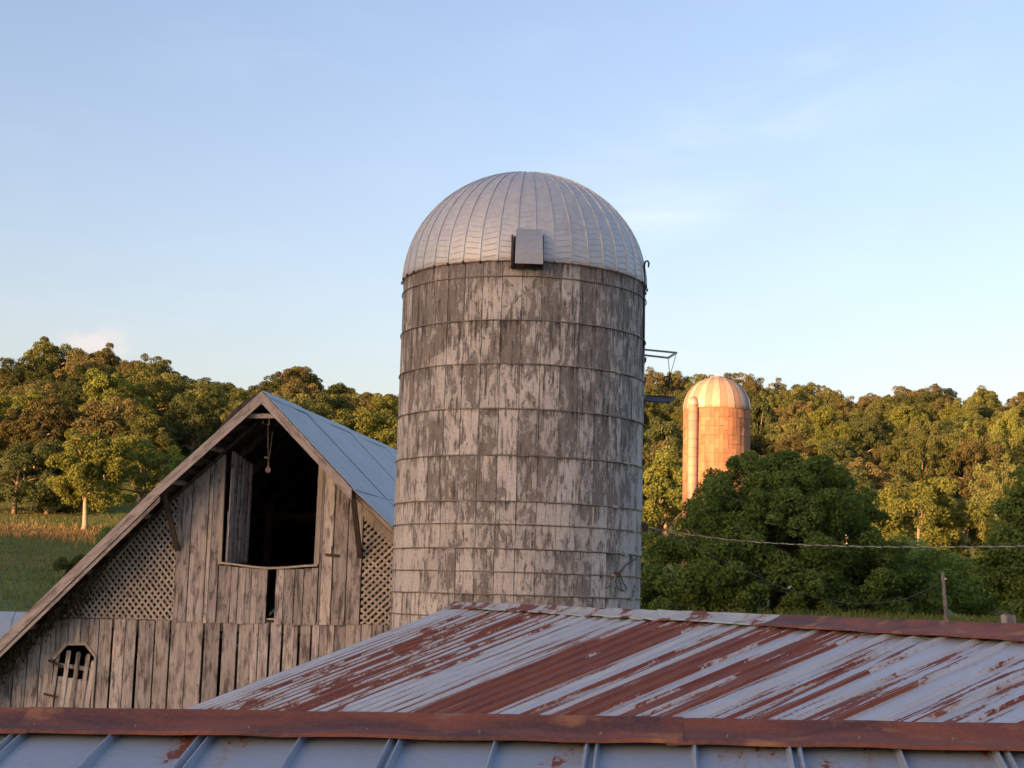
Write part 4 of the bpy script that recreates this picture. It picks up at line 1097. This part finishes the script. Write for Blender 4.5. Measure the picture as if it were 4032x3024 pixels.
while zz > FZ:
    for k in range(NF):
        a = (fda * k + math.pi) % (2 * math.pi) - math.pi; dz = 0.38 * (k % 2) if row else 0
        L = Matrix.Rotation(a, 4, 'Z') @ Matrix.Translation((0, -random.uniform(0, 0.035), zz + dz - FZ))
        if abs(a) < R(88) and zz > at_y(2822, 2080, FY).z: obj('stave', smf, fs, L=L); cnt += 1
        else: rest.add([L @ v.co for v in smf.vertices], [tuple(pp.vertices) for pp in smf.polygons])
    zz -= fh; row += 1
tag(obj('stave_courses', rest.mesh('stave_courses', M_FST), fs), kind='stuff')
b = MB(); n = 32
V = [(math.sin(2 * math.pi * i / n) * (FR - 0.07), math.cos(2 * math.pi * i / n) * (FR - 0.07), z_) for z_ in (0.02, frz - FZ) for i in range(n)]
b.add(V, [(i, (i + 1) % n, n + (i + 1) % n, n + i) for i in range(n)]); obj('core', b.mesh('core', M_IRON), fs)
hb = MB(); n = 64; hb.tube([(math.sin(2 * math.pi * i / n) * (FR + 0.02), math.cos(2 * math.pi * i / n) * (FR + 0.02), 0) for i in range(n + 1)], 0.011, 5, False); hm = hb.mesh('hoop', M_IRON)
zz = frz - 0.05
while zz > frz - 9: obj('hoop', hm, fs, L=Matrix.Translation((0, 0, zz - FZ))); zz -= 0.75
M_FD1 = mat_plain('pale_dome_sheet', (0.54, 0.41, 0.30), 0.5, 0.25, 0.10, 3); M_FD2 = mat_plain('dull_dome_sheet', (0.36, 0.25, 0.17), 0.65, 0.1, 0.15, 3)
fd = obj('dome', None, fs, L=Matrix.Translation((0, 0, frz - FZ)))
NG2 = 28
def gore2(mat, raise_):
    V = []; F = []; K = 10; da = 2 * math.pi / NG2
    for i in range(K + 1):
        ph = math.pi / 2 * i / K * 0.96; rr = (FR + 0.05 + raise_) * math.cos(ph) ** .92; z_ = fdh * math.sin(ph) + raise_ * .5
        for f in (-.5, 0, .5): V.append((math.sin(da * f) * rr, -math.cos(da * f) * rr, z_))
    for i in range(K):
        for j in range(2): F.append((i * 3 + j, i * 3 + j + 1, i * 3 + j + 4, i * 3 + j + 3))
    n0 = len(V)
    for f in (-.5, 0, .5): V.append((math.sin(da * f) * (FR + raise_), -math.cos(da * f) * (FR + raise_), -0.02))
    for j in range(2): F.append((n0 + j, n0 + j + 1, j + 1, j))
    return mesh('dome_panel', V, F, mat, True)
g1_, g2_ = gore2(M_FD1, 0.03), gore2(M_FD2, 0.0)
for k in range(NG2): obj('dome_panel', g1_ if k % 2 else g2_, fd, L=Matrix.Rotation(2 * math.pi * (k + .3) / NG2, 4, 'Z'))
b = MB(); b.tube([(0, 0, fdh - 0.05), (0, 0, fdh + 0.09), (0, 0, fdh + 0.14)], [0.55, 0.42, 0.1], 12); obj('vent_cap', b.mesh('vent_cap', mat_plain('vent', (0.35, 0.25, 0.2), 0.7, .2)), fd)
b = MB(); ca_ = math.asin((2717 - 2822) / 131.5 * 0.92); cx, cy = math.sin(ca_) * (FR + 0.25), -math.cos(ca_) * (FR + 0.25); zt = at_y(2717, 1600, FY - 2).z - FZ
b.tube([(cx, cy, 0.1), (cx, cy, zt)], 0.40, 14); obj('chute', b.mesh('chute', mat_plain('chute_sheet', (0.48, 0.30, 0.21), 0.6, .1, .12, 1.2), True), fs)
b = MB(); b.tube([(cx, cy, zt + .01), (cx, cy + .05, zt + 0.25), (cx + .1, cy + .45, zt + 0.62)], [0.43, 0.42, 0.36], 14); obj('chute_hood', b.mesh('chute_hood', M_FD1, True), fs)
b = MB(); n = 14
for z_ in np.arange(zt - 8, zt, 0.75): b.tube([(cx + math.sin(a) * .405, cy + math.cos(a) * .405, z_) for a in np.linspace(0, 2 * math.pi, n)], 0.012, 4, False)
obj('chute_bands', b.mesh('chute_bands', M_IRON), fs)

# ================================================================== trees
def crown_cards(rx, ry, rz, nclump, nleaf, leaf, crad, seed, flat=0.35, low=-0.75, lobes=None):
    g = np.random.default_rng(seed)
    C = []
    if lobes is None:
        while len(C) < nclump:
            d = g.normal(size=3); d /= np.linalg.norm(d)
            if d[2] < low: continue
            rr = g.uniform(0.55, 1.0) ** 0.6 * (1 + 0.16 * math.sin(d[0] * 4 + seed) + 0.12 * math.cos(d[1] * 5 + d[2] * 3 + seed))
            C.append(d * rr * np.array([rx, ry, rz]))
    else:
        per = nclump // len(lobes)
        for (lx, ly, lz, lr, lh) in lobes:
            for _ in range(max(3, int(per * (lr / (sum(l[3] for l in lobes) / len(lobes))) ** 1.5))):
                d = g.normal(size=3); d /= np.linalg.norm(d)
                rr = g.uniform(0.45, 1.0) ** 0.6
                C.append(np.array([lx, ly, lz]) + d * rr * np.array([lr, lr, lh]))
    C = np.array(C); n = nleaf
    ci = g.integers(0, len(C), n)
    cr = (g.uniform(0.6, 1.35, len(C)) * crad)[ci]
    d = g.normal(size=(n, 3)); d /= np.linalg.norm(d, axis=1)[:, None]
    d[:, 2] = np.abs(d[:, 2]) * np.where(g.random(n) < 0.72, 1, -1)
    rad = cr * g.uniform(0.35, 1.0, n) ** 0.5
    P = C[ci] + d * rad[:, None] * np.array([1.1, 1.1, 0.88])
    nr = d + g.normal(size=(n, 3)) * 0.75; nr /= np.linalg.norm(nr, axis=1)[:, None]
    a = np.cross(nr, g.normal(size=(n, 3))); a /= np.linalg.norm(a, axis=1)[:, None]; b_ = np.cross(nr, a)
    s = leaf * g.uniform(0.55, 1.35, n)[:, None]
    Q = np.stack([P - a * s, P - b_ * s * 0.62, P + a * s, P + b_ * s * 0.62], 1)
    ct = g.uniform(0, 1, len(C))[ci]
    tone = np.clip(0.55 * ct + 0.45 * g.uniform(0, 1, n), 0, 1)
    return Q, tone, C
M_BARK = mat_plain('bark', (0.16, 0.12, 0.09), 0.95, 0, 0.4, 4)
M_BARKL = mat_plain('pale_bark', (0.34, 0.26, 0.19), 0.95, 0, 0.3, 4)
def trunk_mesh(h, r, limbs, seed, targets=None, mat=None, low=0.35):
    rs = random.Random(seed); b = MB()
    lean = Vector((rs.uniform(-.05, .05) * h, rs.uniform(-.05, .05) * h, 0))
    pts = [Vector((0, 0, -0.4)), Vector((0, 0, 0.1 * h)), lean * .4 + Vector((0, 0, .45 * h)), lean + Vector((0, 0, 0.85 * h))]
    b.tube(pts, [r * 1.5, r, r * .7, r * .2], 8)
    for i in range(limbs):
        f = rs.uniform(low, 0.7); p = lerp(pts[1], pts[3], (f - .1) / .75); 
        if targets is not None: q = Vector(targets[rs.randrange(len(targets))]); q = p + (q - p) * 0.88
        else:
            a = rs.uniform(0, 6.28); q = p + Vector((math.cos(a), math.sin(a), rs.uniform(.4, 1.1))) * h * 0.28
        m = lerp(p, q, .5) + Vector((0, 0, rs.uniform(-.02, .06) * h)) + Vector((rs.uniform(-1, 1), rs.uniform(-1, 1), 0)) * h * .02
        b.tube([p, m, q], [r * .45, r * .3, r * .08], 6)
    return b.mesh('trunk', mat or M_BARK, True)
L_OLIVE = mat_leaf('olive_leaves', (0.098, 0.125, 0.044), (0.205, 0.222, 0.082))
L_BROWN = mat_leaf('brownish_leaves', (0.100, 0.100, 0.045), (0.20, 0.178, 0.080))
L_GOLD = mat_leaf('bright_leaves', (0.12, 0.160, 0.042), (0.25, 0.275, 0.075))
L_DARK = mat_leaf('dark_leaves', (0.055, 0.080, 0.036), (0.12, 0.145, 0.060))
L_GREEN = mat_leaf('green_leaves', (0.092, 0.155, 0.048), (0.215, 0.31, 0.09))
crowns = []
for v in range(8):
    rs = random.Random(v); rx = rs.uniform(4.3, 5.4); rz = rs.uniform(3.8, 5.2)
    Q, tone, C = crown_cards(rx, rx * rs.uniform(.85, 1.1), rz, rs.randint(95, 125), 26000, 0.145, 0.88, 40 + v)
    Q[..., 2] += 8.0; C[:, 2] += 8.0
    tm = trunk_mesh(12.0, 0.26, 7, v, [tuple(c) for c in C], M_BARKL)
    crowns.append((Q, tone, tm, float(np.percentile(Q[..., 2], 99.3))))
crown_me = {}
def crown_mesh(v, mat):
    k = (v, mat.name)
    if k not in crown_me: crown_me[k] = quads_mesh('crown', crowns[v][0], mat, crowns[v][1])
    return crown_me[k]
def tree_at(x, y, v, mat, s, sz, label, group, name='woodland_tree', rot=None):
    tr = thing(name, label, 'tree', (x, y, gz(x, y) - 0.2), 0, group)
    rot = random.uniform(0, 6.28) if rot is None else rot
    L = Matrix.Rotation(rot, 4, 'Z') @ Matrix.Diagonal((s, s, sz, 1))
    obj('trunk', crowns[v][2], tr, L=L); obj('crown', crown_mesh(v, mat), tr, L=L); return tr
SKYL = [(-300, 1480), (0, 1455), (60, 1425), (120, 1340), (250, 1345), (300, 1385), (400, 1362), (500, 1380), (600, 1410), (660, 1470), (690, 1505), (760, 1490), (900, 1505), (1000, 1545), (1060, 1475), (1150, 1440), (1270, 1470), (1350, 1520), (1450, 1545), (1560, 1560), (2000, 1500), (2530, 1455), (2620, 1470), (2680, 1500), (2750, 1475), (2840, 1480), (2920, 1455), (2960, 1480), (3060, 1500), (3100, 1545), (3150, 1515), (3260, 1520), (3300, 1550), (3400, 1555), (3550, 1560), (3590, 1510), (3700, 1518), (3780, 1560), (3850, 1530), (4032, 1535), (4400, 1530)]
def ztop_at(px, Y): return at_y(px, float(np.interp(px, [q[0] for q in SKYL], [q[1] for q in SKYL])), Y).z
def px_of(x, y, z):
    v = Vector((x, y, z)) - CAM; d = v.dot(fw); return 2016 + FPX * v.dot(RT) / d
rs = random.Random(5)
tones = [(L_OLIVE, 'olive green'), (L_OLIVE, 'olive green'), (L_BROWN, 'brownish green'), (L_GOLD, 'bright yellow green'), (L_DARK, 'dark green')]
WOOD = []
def place_wood(q0, q1, Y0, Y1, dy, spf, side, smin, smax):
    out = []; y = Y0; row = 0
    while y < Y1:
        spx = spf; x = q0 * y + (spx / 2 if row % 2 else 0)
        while x < q1 * y:
            out.append((x + rs.uniform(-.3, .3) * spx, y + rs.uniform(-.3, .3) * dy)); x += spx
        y += dy; row += 1
    n = 0
    for (x, y) in out:
        f = (y - Y0) / (Y1 - Y0); m, tn = tones[rs.randrange(5)]
        if side == 'left' and m is L_BROWN and rs.random() < 0.6: m, tn = tones[0]
        if m is L_GOLD and f > 0.6: m, tn = tones[2]
        where = 'on the skyline' if f > 0.78 else ('high on the slope' if f > 0.5 else ('low on the slope' if f > 0.2 else 'at the slope foot'))
        vv = rs.randrange(8); s1 = rs.uniform(smin, smax); sz1 = rs.uniform(smin, smax) * 1.05
        g0 = gz(x, y); top = crowns[vv][3]
        zt = ztop_at(px_of(x, y, g0 + 8), y); want = (zt - g0) / top
        if f > 0.82 and want > 0.55: sz1 = min(want, 1.7); s1 = max(s1, min(1.3, sz1 * 0.85))
        elif want < sz1: sz1 = max(0.5, want * rs.uniform(0.88, 1.0))
        tr_ = tree_at(x, y, vv, m, s1, sz1, '', 'woodland trees on the hillside behind the farm'); n += 1
        WOOD.append((tr_, tn, where, side, x, y))
    return n
nL = place_wood(-0.37, -0.065, 222, 312, 11.0, 10.5, 'left', 0.85, 1.25)
nM = place_wood(-0.06, 0.07, 240, 400, 17.0, 12.5, 'right', 0.85, 1.2)
nR = place_wood(0.075, 0.37, 205, 425, 15.0, 10.0, 'right', 0.72, 1.12)
def px_of(x, y, z):
    v = Vector((x, y, z)) - CAM; d = v.dot(fw); return 2016 + FPX * v.dot(RT) / d
sets = {}
for (o_, tn, where, side, x, y) in WOOD:
    px = px_of(x, y, gz(x, y) + 9)
    if side == 'left': lm = 'above the pasture' if px < 560 else ('left of the barn peak' if px < 1035 else 'right of the barn peak')
    else: lm = 'behind the big silo' if px < 2530 else 'beside the big silo' if px < 2690 else ('above the distant silo' if px < 2960 else ('above the big tree' if px < 3500 else 'near the right edge'))
    sets.setdefault((tn, where, lm), []).append((px, o_))
ORD = ['leftmost', 'second', 'third', 'fourth', 'fifth', 'sixth', 'seventh', 'eighth', 'ninth', 'tenth', 'eleventh', 'twelfth', 'thirteenth', 'fourteenth', 'fifteenth', 'sixteenth']
for (tn, where, lm), lst in sets.items():
    lst.sort(key=lambda q: q[0])
    for i, (px, o_) in enumerate(lst):
        if len(lst) == 1: o_['label'] = '%s tree %s %s' % (tn, where, lm)
        else: o_['label'] = '%s %s tree %s %s' % (ORD[i] if i == 0 else ORD[min(i, 15)] + ' from left', tn, where, lm)
print('woodland', nM, nL, nR, 'staves', nst, 'far staves', cnt)
# named trees of the left field edge
def custom_tree(name, label, px, py_base, Y, rx, ry, rz, zc, leafmat, nclump, nleaf, leaf, crad, seed, lobes=None, trunk_r=0.3, bark=None, h=None, limbs=9, low=-0.75, tlow=0.35):
    p = at_y(px, py_base, Y); z0 = gz(p.x, Y)
    Q, tone, C = crown_cards(rx, ry, rz, nclump, nleaf, leaf, crad, seed, lobes=lobes, low=low)
    Q[..., 2] += zc; C[:, 2] += zc
    tr = thing(name, label, 'tree', (p.x, Y, z0))
    obj('crown', quads_mesh('crown', Q, leafmat, tone), tr)
    obj('trunk', trunk_mesh(h or zc + rz * .8, trunk_r, limbs, seed, [tuple(c) for c in C], bark or M_BARK, tlow), tr); return tr
custom_tree('oak_tree', 'lone yellow green tree with bare trunk standing in the left pasture', 335, 2065, 188, 5.6, 5, 5.4, 8.3, L_GOLD, 110, 34000, 0.145, 0.85, 91,
            lobes=[(-3.0, 0, -1.2, 2.6, 2.0), (-0.8, 0, 1.6, 3.0, 2.6), (2.0, 0, 1.0, 2.8, 2.4), (3.2, 0, -1.4, 2.0, 2.0), (0.4, -1.5, -2.0, 2.4, 2.0), (-1.8, 1, -3.2, 2.0, 1.5), (1.3, 0, -4.6, 1.3, .9)], trunk_r=0.34, bark=M_BARKL, h=10.5, limbs=12, tlow=0.3)
custom_tree('round_tree', 'bushy yellow green tree close right of the lone pasture tree', 560, 2060, 196, 4.6, 4.2, 4.4, 6.6, L_GOLD, 70, 22000, 0.15, 0.9, 92)
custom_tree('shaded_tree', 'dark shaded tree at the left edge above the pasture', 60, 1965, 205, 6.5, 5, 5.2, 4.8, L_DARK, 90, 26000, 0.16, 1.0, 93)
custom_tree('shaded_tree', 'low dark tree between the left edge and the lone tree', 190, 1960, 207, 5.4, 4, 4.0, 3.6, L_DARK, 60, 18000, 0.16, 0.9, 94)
custom_tree('field_shrub', 'small green sapling beside the barn roof edge below the pasture trees', 455, 2085, 150, 1.6, 1.4, 1.3, 1.9, L_GREEN, 26, 3200, 0.11, 0.45, 111, trunk_r=0.05, limbs=6)
custom_tree('field_shrub', 'dark weedy bush on the pasture against the left barn roof edge', 330, 2235, 118, 2.0, 1.6, 0.8, 0.9, L_DARK, 26, 5200, 0.09, 0.4, 112, trunk_r=0.04, limbs=5)
# the big green tree and its neighbours on the right
TY = 80
sc_ = TY / 6000
custom_tree('walnut_tree', 'big dark green tree in the shade right of the concrete silo', 3060, 2440, TY, 7, 6, 5, 4.9, L_GREEN, 620, 240000, 0.085, 0.62, 95,
            lobes=[(-5.5, 0.5, -2.9, 2.4, 2.2), (-3.3, -1, -0.5, 2.3, 2.2), (-1.2, 0, 2.0, 2.5, 2.1), (1.2, -.5, 1.9, 2.6, 2.3), (3.7, 0, -0.6, 2.4, 2.4), (6.0, 0, -2.4, 2.2, 2.2), (0, -2.5, -1.0, 3.4, 2.8), (0.2, -1.2, 0.2, 4.4, 3.3), (-3, -2.2, -2.4, 3.0, 2.2), (3.4, -2, -2.6, 3.0, 2.2), (0, 2, 0, 4, 3), (0, -2.5, -3.2, 3.6, 1.8), (-5.4, -1.5, -3.6, 2.6, 1.6), (5.4, -1.5, -3.6, 2.8, 1.6)], trunk_r=0.42, limbs=16)
custom_tree('roadside_tree', 'green tree with drooping leaves at the right edge above the rusty ridge', 4110, 2440, 66, 3, 3, 4, 4.0, L_GREEN, 220, 90000, 0.08, 0.5, 96,
            lobes=[(-1.4, 0, -1.3, 1.3, 1.7), (0.5, 0, 1.4, 2.0, 1.7), (1.6, 0, -1, 2.0, 2.2), (0, -1, -2.4, 2.0, 1.6)], trunk_r=0.2, limbs=10)
custom_tree('roadside_tree', 'dark shaded tree behind the leaning wooden pole', 3700, 2440, 92, 4.6, 3, 2.2, 2.0, L_GREEN, 140, 60000, 0.09, 0.6, 97, trunk_r=0.2, limbs=8)
custom_tree('roadside_tree', 'low green tree between the big green tree and the pole', 3560, 2440, 96, 3.8, 2.6, 2.4, 2.3, L_GREEN, 110, 44000, 0.09, 0.6, 98, trunk_r=0.2, limbs=8)
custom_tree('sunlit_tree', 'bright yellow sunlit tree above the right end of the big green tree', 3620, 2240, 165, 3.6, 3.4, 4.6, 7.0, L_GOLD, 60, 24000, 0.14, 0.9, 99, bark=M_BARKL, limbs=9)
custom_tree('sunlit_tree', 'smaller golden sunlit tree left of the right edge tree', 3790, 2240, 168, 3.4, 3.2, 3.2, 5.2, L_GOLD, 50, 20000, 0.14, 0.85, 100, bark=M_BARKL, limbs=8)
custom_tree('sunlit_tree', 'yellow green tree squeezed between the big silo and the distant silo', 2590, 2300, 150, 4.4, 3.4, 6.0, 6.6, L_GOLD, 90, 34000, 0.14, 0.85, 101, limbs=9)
custom_tree('young_tree', 'thin young tree whose twigs cross the front of the distant silo', 2790, 2300, 112, 2.3, 1.5, 3.4, 6.4, L_DARK, 34, 2600, 0.13, 0.55, 102, trunk_r=0.08, limbs=14)

# ================================================================== ground cover
def cards_on_ground(n, fx, hmin, hmax, wmin, wmax, mat, name, label, seed):
    g = np.random.default_rng(seed); P = np.array([fx(g) for _ in range(n)])
    z = ter(P[:, 0], P[:, 1]); h = g.uniform(hmin, hmax, n); w = g.uniform(wmin, wmax, n); a = g.uniform(0, math.pi, n); ln = g.normal(0, .25, (n, 2))
    c = np.stack([P[:, 0], P[:, 1], z - 0.03], 1); ex = np.stack([np.cos(a), np.sin(a), 0 * a], 1) * w[:, None]; up = np.stack([ln[:, 0] * h, ln[:, 1] * h, h], 1)
    Q = np.stack([c - ex, c + ex, c + ex * .35 + up, c - ex * .35 + up], 1)
    o = obj(name, quads_mesh(name, Q, mat, g.uniform(0, 1, n))); tag(o, label, 'grass', kind='stuff')
M_TUFT = mat_leaf('grass_blades', (0.07, 0.11, 0.032), (0.17, 0.18, 0.065), 0.2, 0)
M_DRY = mat_leaf('dry_grass', (0.16, 0.12, 0.055), (0.32, 0.24, 0.12), 0.2, 0)
def fl(g):
    y = 90 + 130 * g.random() ** 0.8; return (y * g.uniform(-0.35, -0.18), y)
cards_on_ground(26000, fl, 0.10, 0.32, 0.02, 0.07, M_TUFT, 'pasture_grass', 'green pasture grass on the slope left of the barn', 1)
def fd_(g):
    y = g.normal(182, 5); return (y * g.uniform(-0.35, -0.20), y)
cards_on_ground(9000, fd_, 0.3, 0.7, 0.03, 0.08, M_DRY, 'dry_grass', 'strip of dry tan grass below the lone pasture tree', 2)
def fr_(g):
    y = 60 + g.normal(0, 9); return (y * (0.29 + g.normal(0, 0.07)), y)
cards_on_ground(9000, fr_, 0.25, 0.75, 0.015, 0.05, M_TUFT, 'weeds', 'tall green weeds around the foot of the wooden pole', 3)

# ================================================================== pole, wires, bird, posts
pt = at_y(3711, 2254, 48); pb = at_y(3729, 2460, 48); dd = (pb - pt) / (pt.z - pb.z); gz_ = gz(pb.x, 48) - 0.3
pbase = pt + dd * (pt.z - gz_)
pole = thing('wooden_pole', 'grey leaning wooden pole standing in weeds before the dark trees', 'pole', pbase)
b = MB(); b.tube([local(pole, pbase), local(pole, lerp(pbase, pt, .5)), local(pole, pt)], [0.068, 0.064, 0.058], 10); obj('shaft', b.mesh('shaft', mat_wood('pole_wood', (0.24, 0.21, 0.17), (0.11, 0.09, 0.075)), False), pole)
b = MB(); q = local(pole, at_y(3722, 2279, 47.9)); b.box((q.x - 0.02, q.y - 0.03, q.z - 0.03), (q.x + 0.035, q.y + 0.03, q.z + 0.02)); obj('insulator', b.mesh('insulator', mat_plain('porcelain', (0.4, 0.4, 0.38), 0.4)), pole)
def wire(name, label, pts, r, mat, twist=None):
    P = [at_y(*q) for q in pts]
    K = np.array([tuple(p) for p in P]); tt = np.linspace(0, len(P) - 1, (len(P) - 1) * 14 + 1)
    # smooth through the points
    def cr(a, i, f):
        p0 = K[max(i - 1, 0)]; p1 = K[i]; p2 = K[min(i + 1, len(K) - 1)]; p3 = K[min(i + 2, len(K) - 1)]
        return 0.5 * ((2 * p1) + (-p0 + p2) * f + (2 * p0 - 5 * p1 + 4 * p2 - p3) * f * f + (-p0 + 3 * p1 - 3 * p2 + p3) * f ** 3)
    C_ = [cr(0, min(int(a), len(K) - 2), a - min(int(a), len(K) - 2)) for a in tt]
    o = thing(name, label, 'wire', P[0])
    if twist:
        D = [Vector(C_[0])]
        L = []; s_ = 0
        fine = []
        for i in range(len(C_) - 1):
            for f in np.linspace(0, 1, 5)[:-1]: fine.append(Vector(C_[i]) * (1 - f) + Vector(C_[i + 1]) * f)
        for ph in (0, math.pi):
            pp = []; s_ = 0
            for i, p in enumerate(fine):
                if i: s_ += (p - fine[i - 1]).length
                a = s_ / twist * 2 * math.pi + ph; pp.append(local(o, p + Vector((0, math.cos(a), math.sin(a))) * r * 0.95))
            b = MB(); b.tube(pp, r, 5); obj('strand', b.mesh('strand', mat if ph == 0 else M_BLACKWIRE, True), o)
    else:
        b = MB(); b.tube([local(o, Vector(p)) for p in C_], r, 5); obj('strand', b.mesh('strand', mat, True), o)
    return C_
wire('twisted_power_line', 'twisted pale power line running from the silo to the right edge', [(2542, 2077, 26.0), (2760, 2111, 25.6), (3000, 2136, 25.0), (3300, 2150, 24.2), (3600, 2154, 23.4), (4032, 2151, 22.3), (4400, 2143, 21.4)], 0.0065, M_WIRE, 0.30)
wire('sagging_wire', 'thin dark wire sagging from the silo to the leaning wooden pole', [(2544, 2083, 26.0), (2680, 2135, 28), (2880, 2222, 32), (3108, 2322, 37), (3290, 2367, 40.5), (3400, 2376, 42.5), (3500, 2370, 44.3), (3590, 2350, 46), (3700, 2295, 48)], 0.007, M_BLACKWIRE)
# perched bird
bp = at_y(3110, 2313, 36.9)
bird = thing('perched_bird', 'small pale bird perched on the sagging wire before the big tree', 'bird', bp)
b = MB(); ts = np.linspace(0, 1, 9)
pts = [Vector((-0.055 + 0.10 * t_, 0, -0.035 + 0.075 * t_)) for t_ in ts]
b.tube(pts, [0.004, 0.016, 0.026, 0.031, 0.030, 0.024, 0.020, 0.018, 0.006], 8); obj('body', b.mesh('body', mat_plain('bird_feathers', (0.42, 0.37, 0.30), 0.8), True), bird)
b = MB(); b.tube([Vector((0.035, 0, 0.036)), Vector((0.052, 0, 0.040))], [0.005, 0.001], 5); obj('beak', b.mesh('beak', M_IRON), bird)
b = MB(); b.bar((-0.05, 0, -0.03), (-0.10, 0, -0.07), 0.018, 0.006); obj('tail', b.mesh('tail', mat_plain('bird_tail', (0.2, 0.17, 0.14))), bird)
# fence post and grey board panel by the right edge
p = at_y(3951, 2440, 56); z0 = gz(p.x, 56) - 0.1; top = at_y(3951, 2424, 56).z
fp = thing('fence_post', 'short tan fence post beside the grey board panel at the right edge', 'post', (p.x, 56, z0))
b = MB(); b.prism([(-.075, -.07, 0), (.075, -.07, 0), (.07, -.07, top - z0), (.0, -.07, top - z0 + .05), (-.07, -.07, top - z0)], (0, .13, 0)); obj('shaft', b.mesh('shaft', M_WOODL), fp)
p = at_y(3977, 2440, 57.5); top = at_y(3977, 2419, 57.5).z
gp = thing('board_panel', 'grey weathered upright board panel under the right edge tree', 'panel', (p.x, 57.5, z0))
for i in range(3):
    b = MB(); b.box((-.22 + i * .15, 0, 0), (-.08 + i * .15, .03, top - z0 - 0.03 * (i == 2))); obj('board', b.mesh('board', mat_wood('grey_panel', (0.22, 0.22, 0.24), (0.12, 0.12, 0.13))), gp)
